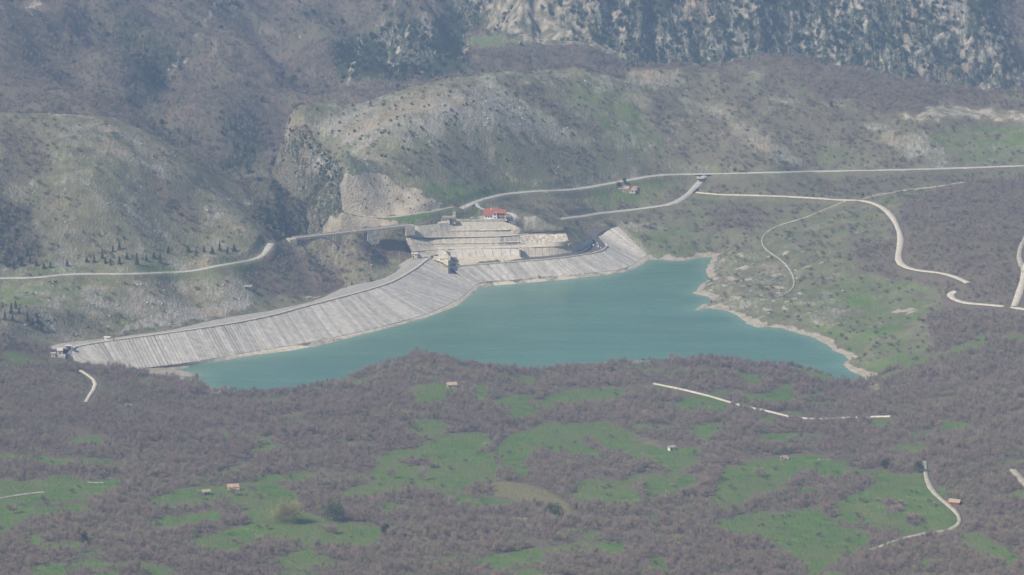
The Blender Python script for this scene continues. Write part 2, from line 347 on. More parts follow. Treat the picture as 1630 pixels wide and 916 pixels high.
paint([(560,420),(640,410),(620,440),(560,465),(540,450)], 6, 2950, 3300, L=.5, W=.35)
# bluff
paint([(455,190),(560,155),(700,125),(815,115),(900,105),(1010,112),(1060,220),(1000,300),(860,310),(760,318),(720,330),(545,280),(540,250)], 5, 3050, 3560, L=.5, M=.42, W=.1)
paint([(480,200),(600,165),(810,125),(900,180),(960,215),(850,205),(700,210),(560,230)], 10, 3050, 3560, L=.78, M=.3, W=.03)
paint([(820,118),(860,150),(960,215),(930,220),(840,165),(800,130)], 3, 3050, 3560, W=.6, M=.2)  # wood cover paints in the shaded side of the spur edge
paint([(650,240),(760,235),(800,290),(700,290),(620,270)], 14, 3050, 3560, W=.45, M=.3, L=.2)
paint([(800,230),(960,230),(1060,250),(1000,275),(860,280),(800,270)], 12, 3050, 3560, W=.55, M=.45, L=.12)
paint([(640,300),(780,285),(860,300),(760,318),(720,328)], 6, 3050, 3560, M=.75, W=.15)
paint([(900,130),(1010,170),(1050,230),(960,200)], 12, 3050, 3600, M=.7, W=.15, L=.15)
paint([(440,190),(480,200),(520,240),(548,280),(545,330),(500,380),(470,360),(450,300)], 5, 3100, 3500, L=.62, W=.4, E=.7)
paint([(465,278),(545,285),(545,335),(510,372),(470,372)], 6, 3050, 3500, W=.9, L=.03, E=.5)
# scree
paint([(550,280),(580,272),(600,278),(640,295),(690,315),(712,328),(640,345),(600,345),(545,338),(543,300)], 2.5, 3050, 3400, D=.95)
paint([(540,342),(620,350),(640,358),(500,378),(520,355)], 2, 3050, 3300, D=.75, L=.2)
paint([(640,345),(720,332),(745,328),(700,345),(650,357),(625,352)], 2, 3050, 3400, M=.9)
paint([(715,348),(752,334),(772,339),(765,350),(730,352)], 2, 3050, 3400, M=.9)
paint([(765,349),(768,342),(800,340),(822,340),(828,346),(815,352)], 1.5, 3050, 3400, D=.8)
paint([(800,343),(850,345),(860,362),(830,370),(800,362)], 3, 3050, 3400, L=.6, W=.5, E=.5)
# right of the bluff
paint([(1010,110),(1260,98),(1400,120),(1640,165),(1640,262),(1400,268),(1150,272),(1060,255),(1040,200)], 6, 3200, 3750, W=.6, M=.28, L=.18)
paint([(1260,100),(1640,165),(1640,180),(1440,185),(1300,160)], 6, 3300, 3750, W=1)
paint([(1000,110),(1080,112),(1100,135),(1050,145),(1000,130)], 6, 3300, 3750, L=.7, W=.3)
for q_ in ([(1075,150),(1150,170),(1180,195),(1110,180)], [(1190,115),(1215,112),(1205,140),(1185,135)], [(1225,155),(1270,160),(1268,172),(1230,168)], [(1160,190),(1215,210),(1290,262),(1240,262),(1170,215)], [(1300,160),(1360,158),(1360,168),(1310,172)], [(1380,195),(1430,205),(1470,225),(1520,245),(1490,265),(1440,250),(1400,225)], [(1430,215),(1540,232),(1520,255),(1460,240)]):
    paint(q_, 13, 3200, 3750, L=.72, W=.3)
paint([(1432,186),(1450,180),(1490,166),(1560,170),(1640,182),(1640,200),(1580,192),(1500,187),(1450,196)], 5, 3200, 3750, D=.5, L=.95)
paint([(1500,205),(1640,200),(1640,262),(1540,262),(1480,225)], 9, 3200, 3750, M=.6, L=.25, W=.2)
paint([(1290,230),(1390,250),(1420,268),(1310,270)], 9, 3200, 3750, M=.45, W=.4)
# between the roads
paint([(800,312),(1000,292),(1100,282),(1085,318),(980,335),(880,345),(810,330)], 4, 3100, 3500, W=.6, M=.35)
paint([(950,300),(1000,290),(1060,284),(1075,300),(1050,318),(1000,322),(960,335),(925,322)], 5, 3100, 3500, M=.9, W=.05, Y=.15)
paint([(1005,295),(1060,300),(1060,318),(1010,315)], 5, 3100, 3500, M=.7, Y=.5)
paint([(1120,282),(1640,268),(1500,292),(1360,315),(1130,306)], 4, 3100, 3500, W=.6, M=.45)
paint([(880,350),(1100,322),(1130,312),(1340,322),(1210,370),(1140,400),(1030,405),(985,360),(930,362)], 4, 3000, 3500, W=.5, M=.5, L=.08)
paint([(925,352),(1010,352),(1060,362),(1010,368),(940,364)], 5, 3000, 3500, L=.6, W=.4)
paint([(1030,370),(1110,370),(1110,405),(1040,405)], 5, 3000, 3500, M=.7, W=.15)
paint([(1130,330),(1210,330),(1200,365),(1120,365)], 9, 3000, 3500, W=.8, M=.2)
paint([(1210,375),(1300,340),(1370,325),(1400,335),(1420,360),(1425,410),(1380,440),(1260,445),(1210,410)], 9, 2900, 3500, M=.5, W=.38, L=.2)
paint([(1120,410),(1200,400),(1270,430),(1270,470),(1220,500),(1280,520),(1350,560),(1250,520),(1180,505),(1110,480),(1130,440)], 10, 2800, 3500, L=.5, M=.4, W=.2)
paint([(1260,455),(1300,448),(1370,442),(1450,448),(1500,462),(1500,485),(1440,520),(1490,550),(1440,575),(1390,602),(1355,590),(1330,555),(1290,520),(1230,505),(1250,470)], 9, 2700, 3500, M=.7, W=.12, L=.2)
paint([(1350,375),(1420,390),(1425,420),(1370,440)], 10, 2700, 3500, W=.8)
paint([(1270,475),(1350,480),(1340,520),(1290,515)], 8, 2700, 3500, L=.55, M=.5)
paint([(1415,495),(1440,500),(1460,492),(1450,490)], 1.5, 2700, 3500, D=.8, Y=.3)
paint([(1370,605),(1400,610),(1400,640),(1385,630)], 4, 2500, 3500, L=.7, W=.3)
# far side
paint([(530,72),(600,55),(690,30),(735,0),(780,0),(745,50),(742,105),(690,128),(640,125),(560,128),(535,110)], 15, 3850, 4700, E=.85, L=.30, W=.3)
paint([(745,58),(790,52),(850,70),(760,85)], 5, 3850, 4700, M=.6, W=.4)
paint([(775,-150),(1640,-150),(1700,155),(1560,158),(1470,125),(1250,108),(1000,114),(880,80),(775,50)], 6, 4095, 4700, E=.85, L=.52, W=.3)
paint([(775,-20),(870,-20),(920,50),(1000,80),(1000,112),(900,95),(775,45)], 10, 4095, 4700, E=.3, L=.85, D=.45)
paint([(1480,-20),(1530,-20),(1600,120),(1600,155),(1540,140)], 10, 4095, 4700, E=.5, L=.7)
paint([(1580,-200),(1900,-200),(1900,140),(1640,120),(1590,40)], 8, 4095, 5500, W=.8, M=.2)
paint([(170,40),(230,45),(295,95),(270,130),(235,185),(195,160),(215,115),(170,60)], 24, 3400, 4300, E=.5, W=.7, L=.08)  # evergreen cover laid over the ravine to paint in its shade
paint([(340,200),(420,180),(410,230),(380,240)], 9, 3400, 4300, E=.4, W=.7, L=.2)
# foreground meadows
MEADOWS = [[(0,765),(100,764),(195,764),(188,773),(142,790),(138,812),(60,822),(20,835),(-60,836),(-60,768)],
 [(235,797),(262,788),(300,776),(345,775),(422,765),(470,785),(480,815),(520,830),(600,838),(600,868),(480,864),(430,856),(380,878),(310,874),(300,862),(350,848),(395,835),(385,812),(340,800),(290,806),(250,812)],
 [(253,824),(276,821),(292,838),(260,843)],[(343,752),(400,738),(402,746),(352,760)],[(50,903),(100,897),(102,930),(52,930)],[(155,908),(190,908),(190,925),(150,925)],
 [(592,748),(620,722),(660,716),(700,693),(760,689),(785,695),(781,720),(797,745),(778,766),(740,776),(700,779),(640,782),(560,791),(528,792),(560,778),(598,770)],
 [(800,702),(820,690),(870,676),(960,674),(1000,688),(1060,714),(1100,714),(1112,735),(1085,750),(1050,740),(990,722),(960,735),(900,722),(862,712),(880,745),(830,762),(806,742),(786,722)],
 [(652,618),(688,607),(728,613),(722,628),(692,642),(655,642)],[(756,616),(777,611),(773,640),(755,634)],[(768,648),(805,632),(852,630),(830,646)],[(803,662),(828,652),(847,655),(822,668)],
 [(858,640),(900,622),(990,617),(1002,630),(940,642)],[(650,685),(665,674),(700,671),(722,682),(690,694),(650,692)],
 [(1068,648),(1085,636),(1130,631),(1162,640),(1150,656),(1080,652)],[(1180,634),(1230,622),(1260,609),(1262,641),(1190,644)],[(1005,679),(1060,677),(1072,690),(1010,692)],[(1100,680),(1148,674),(1132,702),(1105,702)],
 [(1136,772),(1150,745),(1200,735),(1240,727),(1290,724),(1347,738),(1348,756),(1320,760),(1256,758),(1242,782),(1180,797),(1138,797)],
 [(1050,742),(1080,725),(1112,714),(1100,742),(1070,752)],[(898,792),(940,770),(990,768),(1010,756),(1100,755),(1112,775),(1060,790),(1000,802),(950,802)],
 [(740,892),(800,884),(862,870),(862,896),(800,906)],[(908,864),(1000,864),(982,886),(920,876)],[(1036,888),(1062,888),(1055,912),(1034,906)],
 [(1132,833),(1180,820),(1240,815),(1300,809),(1330,835),(1388,850),(1372,877),(1320,897),(1290,912),(1270,890),(1220,856),(1150,846)],
 [(1322,812),(1340,798),(1390,775),(1402,758),(1470,754),(1480,780),(1500,800),(1532,830),(1522,843),(1440,849),(1400,839),(1350,831)],
 [(1528,850),(1560,849),(1590,868),(1628,890),(1605,903),(1560,880)],[(1380,667),(1418,664),(1420,680),(1390,682)],[(0,835),(20,835),(15,850),(-30,850)],[(575,840),(610,845),(600,865),(560,860)],[(1040,612),(1080,622),(1100,632),(1050,625)]]
for m_ in MEADOWS: paint(m_, 4.0, 0, 2750, M=1)
for q_, f_ in (([(45,803),(70,799),(135,797),(140,802),(60,807)],1.5),([(830,738),(850,716),(880,722),(900,715),(925,735),(900,748),(850,750)],2.5),([(905,735),(960,735),(1000,745),(980,760),(930,752)],2.5),([(915,700),(940,698),(1010,735),(980,735)],2.5),
               ([(640,733),(660,727),(690,735),(690,742),(650,741)],2),([(950,718),(960,740),(1000,742),(1000,735)],2),([(790,700),(800,705),(775,722),(768,715)],2),([(1000,685),(1090,685),(1100,712),(1050,712)],4),([(340,800),(360,790),(370,800),(400,830),(360,830)],4),
               ([(1000,775),(1020,762),(1030,780),(1025,795)],2),([(1270,745),(1300,750),(1310,765),(1270,770)],5),([(1385,800),(1420,792),(1448,812),(1420,820),(1395,812)],3),([(1440,828),(1460,822),(1470,832),(1450,838)],2)):
    paint(q_, f_, 0, 2700, W=.9, M=.3)
paint([(775,770),(810,766),(850,774),(888,792),(916,818),(905,826),(880,811),(840,803),(790,787)], 2, 0, 2700, M=.5, Y=.9)
paint([(1360,790),(1400,795),(1430,840),(1400,838),(1360,825)], 8, 0, 2700, M=.8, Y=.45, W=.12)
paint([(1010,695),(1050,700),(1052,715),(1000,700)], 3, 0, 2700, D=.15, Y=.5, W=.3)
paint([(980,572),(1010,568),(1035,574),(1000,582)], 2, 0, 2800, L=.9, D=.3)
for q_ in ([(128,757),(160,760),(190,757),(190,763),(140,766)], [(810,820),(850,822),(850,832),(805,828)], [(400,745),(460,700),(700,600),(550,660)]):
    paint(q_, 2.5 if q_[0][0] != 400 else 30, 0, 2700, W=.9, L=.5 if q_[0][0] != 400 else 0, M=.15)
paint([(375,285),(462,240),(475,300),(470,382),(436,388),(405,345)], 6, 3040, 3650, W=.95, E=.36, M=0)
paint([(430,330),(455,345),(470,385),(440,385),(405,345)], 4, 3000, 3400, W=.6, L=.4, E=.8)  # shade of the gorge mouth cliff put into the cover as extra evergreen
bk = (Y > 2720) & (Y < 3800)
ch['M'][bk] = np.clip(ch['M'][bk] * (.72 + .5 * fbm(X, Y, 30, 3, 31.0)[bk]), 0, 1)
ll = fbm(X, Y, 24, 4, 32.0)
ch['L'][bk] = np.clip(ch['L'][bk] + (.26 * ll[bk] - .05) * (ch['L'][bk] > .08) + .16 * np.clip(ll[bk], 0, 1), 0, 1)
paint([(340,262),(420,212),(434,236),(392,262),(362,286)], 10, 3300, 3800, W=.7, E=.5)  # dark evergreen cover stands in for shade down the ravine
mh = (Y > 2720) & (Y < 3800)
ch['E'][mh & (U > 560)] *= .35
cz = (Y > 3850) & (ch['E'] > .2)
pt = .75 * fbm(X, Z * .8, 38, 3, 21.0) + .45 * fbm(X, Z * .35, 11, 3, 22.0)
ch['L'][cz] = np.clip(ch['L'][cz] + .9 * pt[cz], 0, 1)
zr = (U > 1100) & (U < 1480) & (V > 400) & (V < 600) & (Y > 2700) & (ch['W'] < .8)
ch['D'][zr] = np.maximum(ch['D'][zr], np.clip(1.6 * (fbm(X, Y, 14, 4, 61.0)[zr] - .2) * sstep(1420, 1180, U[zr]), 0, .8))
czz = (Y > 3850) & (ch['L'] > .3); ch['D'][czz] = np.maximum(ch['D'][czz], np.clip(.22 + .6 * fbm(X, Z * .8, 30, 3, 23.0)[czz] + .5 * fbm(X, Z * .6, 7, 2, 24.0)[czz], 0, .46))
# the lake shore: bare pale strip above the water
dl = np.zeros(X.shape) + 1e3
m = (Y > 2500) & (Y < 3400) & (np.abs(X) < 430)
dl[m] = -sdist(X[m] + 2 * noise(X[m] / 8, Y[m] / 8), Y[m] + 6 * noise(X[m] / 12 + 7, Y[m] / 12), LAKE)
bw = np.where(X > 105, 6.5 + 6 * noise(X / 18, Y / 30), 6)
kk = ((1 - sstep(bw * .5, bw * 1.3, dl)) * (Z < 8)).astype(np.float32)
ch['D'] = np.maximum(ch['D'], kk * .95); ch['W'] *= (1 - kk); ch['M'] *= (1 - kk)
paint([(225,583),(272,588),(330,598),(350,625),(325,612),(290,600),(200,592)], 2, 2500, 2760, D=.6, M=.25, L=.2)
for q_ in ([(255,590),(300,582),(335,579),(300,590),(262,595)], [(236,587),(262,582),(278,583),(250,591)], [(212,591),(235,586),(242,588),(220,595)], [(286,600),(304,603),(298,613),(282,607)], [(320,610),(352,612),(350,630),(326,621)], [(272,590),(320,592),(330,597),(290,598)]):
    paint(q_, 1.5, 2500, 2800, D=.9)
# steep ground is rock
gy = np.gradient(Z, axis=1) / np.maximum(np.gradient(Y, axis=1), .2)
gx = np.gradient(Z, axis=0) / np.gradient(X, axis=0)
slope = np.hypot(gx, gy)
st = sstep(.95, 1.6, slope).astype(np.float32) * (Y > 2750)
ch['L'] = np.maximum(ch['L'], st * .5) * (1 - np.clip(ch['D'] * 1.4, 0, 1)); ch['W'] *= (1 - .35 * st)
def attr(me, name, arr):
    a = me.attributes.new(name, 'FLOAT_COLOR', 'POINT'); a.data.foreach_set('color', arr.astype(np.float32).ravel())
def grid_mesh(name, X, Y, Z):
    n0, n1 = X.shape; me = bpy.data.meshes.new(name)
    co = np.stack([X, Y, Z], -1).reshape(-1, 3).astype(np.float32)
    idx = np.arange(n0 * n1).reshape(n0, n1)
    f = np.stack([idx[:-1, :-1], idx[1:, :-1], idx[1:, 1:], idx[:-1, 1:]], -1).reshape(-1, 4)
    me.vertices.add(len(co)); me.vertices.foreach_set('co', co.ravel())
    me.loops.add(f.size); me.loops.foreach_set('vertex_index', f.ravel().astype(np.int32))
    me.polygons.add(len(f)); me.polygons.foreach_set('loop_start', np.arange(0, f.size, 4, dtype=np.int32))
    me.polygons.foreach_set('use_smooth', np.ones(len(f), bool))
    me.update(calc_edges=True); return me
# ------------------------------------------------------------------ materials
MATS = {}
def new_mat(name):
    m = bpy.data.materials.new(name); m.use_nodes = True; MATS[name] = m
    return m, m.node_tree.nodes, m.node_tree.links, m.node_tree.nodes['Principled BSDF']
def ramp(N, L, src, stops):
    r = N.new('ShaderNodeValToRGB'); L.new(src, r.inputs[0])
    while len(r.color_ramp.elements) < len(stops): r.color_ramp.elements.new(.5)
    for e, (p, c) in zip(r.color_ramp.elements, stops):
        e.position = p; e.color = (*c, 1) if len(c) == 3 else c
    return r.outputs[0]
def tnoise(N, L, vec, scale, detail=3, rough=.55):
    n = N.new('ShaderNodeTexNoise'); n.inputs['Scale'].default_value = scale; n.inputs['Detail'].default_value = detail
    n.inputs['Roughness'].default_value = rough; L.new(vec, n.inputs['Vector']); return n.outputs[0]
def mth(N, L, op, a, b, clamp=False):
    n = N.new('ShaderNodeMath'); n.operation = op; n.use_clamp = clamp
    for i, s in enumerate((a, b)):
        if isinstance(s, (int, float)): n.inputs[i].default_value = s
        else: L.new(s, n.inputs[i])
    return n.outputs[0]
def mixc(N, L, f, a, b):
    n = N.new('ShaderNodeMix'); n.data_type = 'RGBA'
    for i, s in ((0, f), (6, a), (7, b)):
        if isinstance(s, (int, float)): n.inputs[i].default_value = s
        elif isinstance(s, tuple): n.inputs[i].default_value = (*s, 1)
        else: L.new(s, n.inputs[i])
    return n.outputs[2]
def simple(name, col, rough=.85, var=.12, scale=.5, island=0.0, streak=None, spec=.3):
    """colour with noise grain, optional per-object variation"""
    m, N, L, b = new_mat(name)
    g = N.new('ShaderNodeNewGeometry'); vec = g.outputs['Position']
    if streak:
        mp = N.new('ShaderNodeMapping'); mp.inputs['Scale'].default_value = streak; L.new(vec, mp.inputs[0]); vec = mp.outputs[0]
    n = tnoise(N, L, vec, scale, 4, .65)
    c0 = tuple(c * (1 - var * 1.6) for c in col); c1 = tuple(min(1, c * (1 + var * 1.6)) for c in col)
    out = ramp(N, L, n, [(.3, c0), (.7, c1)])
    if island:
        oi = N.new('ShaderNodeObjectInfo')
        hsv = N.new('ShaderNodeHueSaturation'); L.new(out, hsv.inputs['Color'])
        L.new(mth(N, L, 'MULTIPLY_ADD', oi.outputs['Random'], 2 * island), hsv.inputs['Value'])
        hsv.inputs['Value'].links[0].from_node.inputs[2].default_value = 1 - island
        out = hsv.outputs[0]
    L.new(out, b.inputs['Base Color']); b.inputs['Roughness'].default_value = rough
    b.inputs['Specular IOR Level'].default_value = spec
    return m
def mat_terrain():
    m, N, L, b = new_mat('hillside')
    geo = N.new('ShaderNodeNewGeometry'); pos = geo.outputs['Position']
    A = N.new('ShaderNodeAttribute'); A.attribute_name = 'cover'; a = N.new('ShaderNodeSeparateColor'); L.new(A.outputs['Color'], a.inputs[0])
    B = N.new('ShaderNodeAttribute'); B.attribute_name = 'cover_b'; bb = N.new('ShaderNodeSeparateColor'); L.new(B.outputs['Color'], bb.inputs[0])
    Mw, Wd, Li = a.outputs; Di, Ev, Ye = bb.outputs
    fine = tnoise(N, L, pos, .45, 3, .7); mid = tnoise(N, L, pos, .09, 4, .6); big = tnoise(N, L, pos, .02, 3, .5)
    st = N.new('ShaderNodeMapping'); st.inputs['Scale'].default_value = (.35, .10, .10); L.new(pos, st.inputs[0])
    stn = tnoise(N, L, st.outputs[0], 1.0, 4, .75)
    scrub = ramp(N, L, mid, [(.32, (.16, .145, .095)), (.5, (.215, .21, .125)), (.68, (.29, .265, .175))])
    meadow = ramp(N, L, mid, [(.3, (.088, .172, .040)), (.5, (.122, .220, .050)), (.72, (.19, .255, .070))])
    meadow = mixc(N, L, ramp(N, L, big, [(.4, (0, 0, 0)), (.6, (.75, .75, .75))]), meadow, (.175, .205, .085))
    meadow = mixc(N, L, ramp(N, L, fine, [(.5, (0, 0, 0)), (.72, (.7, .7, .7))]), meadow, (.15, .135, .07))
    litter = mixc(N, L, ramp(N, L, mid, [(.45, (0, 0, 0)), (.65, (.8, .8, .8))]), ramp(N, L, fine, [(.3, (.15, .118, .095)), (.7, (.245, .19, .155))]), (.16, .165, .085))
    yellow = ramp(N, L, fine, [(.3, (.20, .19, .09)), (.7, (.30, .27, .14))])
    dirt = ramp(N, L, mid, [(.3, (.36, .31, .235)), (.5, (.47, .41, .32)), (.7, (.58, .52, .42))])
    rock = ramp(N, L, stn, [(.3, (.25, .23, .19)), (.5, (.40, .375, .32)), (.7, (.53, .50, .43))])
    rock = mixc(N, L, ramp(N, L, big, [(.48, (0, 0, 0)), (.62, (.6, .6, .6))]), rock, (.50, .35, .24))
    ever = ramp(N, L, fine, [(.3, (.022, .034, .018)), (.7, (.07, .085, .04))])
    def thr(val, n, lo, hi):           # cover value plus noise, thresholded so patches keep ragged edges
        s = mth(N, L, 'ADD', val, mth(N, L, 'SUBTRACT', n, .5))
        mr = N.new('ShaderNodeMapRange'); mr.inputs[1].default_value = lo; mr.inputs[2].default_value = hi; L.new(s, mr.inputs[0]); return mr.outputs[0]
    c = mixc(N, L, thr(Mw, mid, .25, .75), scrub, meadow)
    c = mixc(N, L, thr(Wd, fine, .35, .8), c, litter)
    c = mixc(N, L, thr(Ye, mid, .3, .8), c, yellow)
    c = mixc(N, L, thr(Ev, stn, .25, .5), c, ever)
    sp1 = mth(N, L, 'ADD', mth(N, L, 'MULTIPLY', fine, .5), mth(N, L, 'MULTIPLY', stn, .5))
    s2 = mth(N, L, 'MULTIPLY_ADD', mth(N, L, 'SUBTRACT', sp1, .5), 2.7); s2.node.inputs[2].default_value = .5
    c = mixc(N, L, thr(Li, s2, .36, 1.0), c, rock)
    c = mixc(N, L, thr(Di, mid, .35, .6), c, dirt)
    L.new(c, b.inputs['Base Color']); b.inputs['Roughness'].default_value = .95; b.inputs['Specular IOR Level'].default_value = .1
    bp = N.new('ShaderNodeBump'); bp.inputs['Strength'].default_value = .9; bp.inputs['Distance'].default_value = 2.2
    L.new(mth(N, L, 'ADD', fine, mth(N, L, 'MULTIPLY', stn, .6)), bp.inputs['Height']); L.new(bp.outputs[0], b.inputs['Normal'])
    return m
def mat_leaf(name, stops, rough=.9, transl=0):
    m, N, L, b = new_mat(name)
    oi = N.new('ShaderNodeObjectInfo'); geo = N.new('ShaderNodeNewGeometry')
    n = tnoise(N, L, geo.outputs['Position'], .02, 2)
    n2 = tnoise(N, L, geo.outputs['Position'], .006, 3)
    f = mth(N, L, 'ADD', mth(N, L, 'MULTIPLY_ADD', oi.outputs['Random'], .7), mth(N, L, 'MULTIPLY', n2, .8))
    f.node.inputs[0].links[0].from_node.inputs[2].default_value = -.25
    L.new(ramp(N, L, f, stops), b.inputs['Base Color']); b.inputs['Roughness'].default_value = rough; b.inputs['Specular IOR Level'].default_value = .1
    return m
mat_terrain()
mat_leaf('winter_twigs', [(.05, (.185, .14, .125)), (.25, (.30, .225, .20)), (.45, (.41, .31, .275)), (.6, (.32, .25, .225)), (.72, (.25, .25, .14)), (.85, (.40, .35, .23)), (.97, (.45, .37, .29))])
mat_leaf('scrub_twigs', [(.1, (.13, .12, .085)), (.4, (.20, .17, .13)), (.7, (.15, .17, .09)), (.95, (.25, .21, .17))])
mat_leaf('spring_leaves', [(.1, (.34, .31, .14)), (.5, (.42, .37, .18)), (.9, (.38, .33, .20))])
mat_leaf('evergreen_needles', [(.1, (.022, .040, .022)), (.5, (.038, .062, .03)), (.9, (.055, .08, .04))])
mat_leaf('ivy_green', [(.1, (.06, .085, .03)), (.5, (.085, .11, .04)), (.9, (.11, .13, .05))])
mat_leaf('juniper_green', [(.1, (.045, .055, .03)), (.5, (.07, .075, .042)), (.9, (.10, .09, .06))])
simple('bark', (.13, .11, .09), scale=1)
simple('limestone', (.44, .42, .37), var=.2, scale=.4, island=.2)
simple('asphalt_pale', (.50, .485, .44), var=.13, scale=.3)
simple('asphalt_dark', (.135, .12, .115), var=.12, scale=.25)
simple('gravel_white', (.66, .60, .48), var=.17, scale=.35)
simple('gravel_dull', (.46, .42, .33), var=.22, scale=.3)
simple('facing_slab', (.56, .525, .465), var=.15, scale=.22, island=.16)
simple('stained_slab', (.46, .435, .39), var=.18, scale=.2, island=.12)
simple('slab_joint', (.24, .23, .22), var=.2, scale=.5)
simple('toe_rock', (.64, .565, .44), var=.18, scale=.25)
simple('crest_gravel', (.42, .40, .36), var=.12, scale=.2)
simple('concrete', (.64, .60, .52), var=.14, scale=.25, streak=(1, 1, .25))
simple('concrete_grey', (.52, .475, .39), var=.16, scale=.35, streak=(1.6, 1.6, .35))
simple('concrete_stain', (.26, .245, .225), var=.12, scale=.3)
simple('cut_rock', (.55, .50, .41), var=.32, scale=.32, streak=(1, 1, 1.6))
simple('cut_rock_grey', (.36, .34, .31), var=.35, scale=.4)
simple('white_plaster', (.80, .77, .72), var=.04, scale=.5)
simple('pink_plaster', (.72, .60, .52), var=.06, scale=.5)
simple('red_tile', (.42, .13, .085), var=.15, scale=.7)
simple('terracotta_tile', (.48, .36, .26), var=.25, scale=.8)
simple('old_tile', (.40, .27, .19), var=.25, scale=.8)
simple('stone_wall', (.42, .38, .31), var=.3, scale=.9)
simple('brick_red', (.34, .12, .085), var=.1, scale=.6)
simple('dark_void', (.03, .032, .035), var=.1)
simple('window_glass', (.05, .06, .075), rough=.15, var=.05, spec=.5)
simple('steel', (.22, .22, .22), rough=.6)
simple('dark_wood', (.10, .075, .055), var=.2)
simple('car_white', (.80, .80, .80), rough=.3, var=.02, spec=.5)
simple('tyre_rubber', (.03, .03, .03))
simple('road_paint', (.82, .82, .80), var=.05)
# ------------------------------------------------------------------ object helpers
def tag(o, label=None, cat=None, group=None, kind=None):
    if label: o['label'] = label
    if cat: o['category'] = cat
    if group: o['group'] = group
    if kind: o['kind'] = kind
    return o
def link(name, me, mat=None, parent=None, loc=None, rz=0):
    if mat: me.materials.append(MATS[mat])
    o = bpy.data.objects.new(name, me); COL.objects.link(o)
    if parent: o.parent = parent
    if loc is not None: o.location = loc
    o.rotation_euler.z = rz
    return o
def thing(name, loc, label, cat, rz=0, group=None):
    o = bpy.data.objects.new(name, None); COL.objects.link(o); o.location = loc; o.rotation_euler.z = rz
    return tag(o, label, cat, group)
def raw(name, vs, fs, mat=None, parent=None, smooth=False, **k):
    me = bpy.data.meshes.new(name); me.from_pydata([tuple(v) for v in vs], [], fs); me.update()
    if smooth: me.polygons.foreach_set('use_smooth', [True] * len(me.polygons))
    return link(name, me, mat, parent, **k)
def bxd(c, s, top=None):               # box data; top scales the upper face
    x, y, z = c; a, b, h_ = s[0] / 2, s[1] / 2, s[2] / 2; t = top or (1, 1)
    v = [(x + sx * a, y + sy * b, z - h_) for sx, sy in ((-1, -1), (1, -1), (1, 1), (-1, 1))] + [(x + sx * a * t[0], y + sy * b * t[1], z + h_) for sx, sy in ((-1, -1), (1, -1), (1, 1), (-1, 1))]
    return v, [(3, 2, 1, 0), (4, 5, 6, 7), (0, 1, 5, 4), (1, 2, 6, 5), (2, 3, 7, 6), (3, 0, 4, 7)]
def join(parts):
    V, F = [], []
    for v, f in parts:
        n = len(V); V += list(v); F += [tuple(i + n for i in q) for q in f]
    return V, F
def box(name, c, s, mat, parent=None, top=None, bevel=0):
    v, f = bxd(c, s, top); o = raw(name, v, f, mat, parent)
    if bevel:
        bm = bmesh.new(); bm.from_mesh(o.data); bmesh.ops.bevel(bm, geom=bm.edges[:], offset=bevel, segments=1, affect='EDGES'); bm.to_mesh(o.data); bm.free()
    return o
def tubed(p0, p1, r0, r1, n=5):
    p0 = Vector(p0); p1 = Vector(p1); d = (p1 - p0).normalized(); a = d.orthogonal().normalized(); b = d.cross(a)
    v = [p + (a * math.cos(2 * math.pi * i / n) + b * math.sin(2 * math.pi * i / n)) * r for p, r in ((p0, r0), (p1, r1)) for i in range(n)]
    f = [(i, (i + 1) % n, n + (i + 1) % n, n + i) for i in range(n)] + [tuple(range(n - 1, -1, -1)), tuple(range(n, 2 * n))]
    return v, f
# ------------------------------------------------------------------ terrain, water
me = grid_mesh('terrain', X, Y, Z)
attr(me, 'cover', np.stack([ch['M'], ch['W'], ch['L'], np.ones(X.shape)], -1))
attr(me, 'cover_b', np.stack([ch['D'], ch['E'], ch['Y'], np.ones(X.shape)], -1))
tag(link('terrain', me, 'hillside'), kind='structure')
def mat_water():
    m, N, L, b = new_mat('lake_water')
    g = N.new('ShaderNodeNewGeometry'); mp = N.new('ShaderNodeMapping'); mp.inputs['Scale'].default_value = (.25, 1, 1); mp.inputs['Rotation'].default_value = (0, 0, .35); L.new(g.outputs['Position'], mp.inputs[0]); n = tnoise(N, L, mp.outputs[0], .022, 5, .6)
    at = N.new('ShaderNodeAttribute'); at.attribute_name = 'shallow'
    L.new(mixc(N, L, at.outputs['Fac'], ramp(N, L, n, [(.35, (.072, .186, .134)), (.65, (.104, .244, .168))]), (.20, .33, .24)), b.inputs['Base Color'])
    L.new(mth(N, L, 'ADD', mth(N, L, 'MULTIPLY', n, .2), .17), b.inputs['Roughness'])
    b.inputs['IOR'].default_value = 1.33
    bp = N.new('ShaderNodeBump'); bp.inputs['Strength'].default_value = .15; bp.inputs['Distance'].default_value = .2
    L.new(tnoise(N, L, g.outputs['Position'], .6, 3), bp.inputs['Height']); L.new(bp.outputs[0], b.inputs['Normal'])
mat_water()
o = raw('lake_water', [(-420, 2500, 0), (420, 2500, 0), (420, 3330, 0), (-420, 3330, 0)], [(0, 1, 2, 3)], 'lake_water')
# keep only the basin: cut the sheet to the outline grown by 12 m
bm = bmesh.new()
ring = []
cx_ = sum(p[0] for p in LAKE) / len(LAKE)
for i, (x, y) in enumerate(LAKE):
    a = Vector(LAKE[i - 1]); b_ = Vector(LAKE[(i + 1) % len(LAKE)]); t = (b_ - a).normalized()
    n_ = Vector((t.y, -t.x)); 
    ring.append((x, y, n_))
area = sum(LAKE[i - 1][0] * LAKE[i][1] - LAKE[i][0] * LAKE[i - 1][1] for i in range(len(LAKE)))
sg = 1 if area > 0 else -1
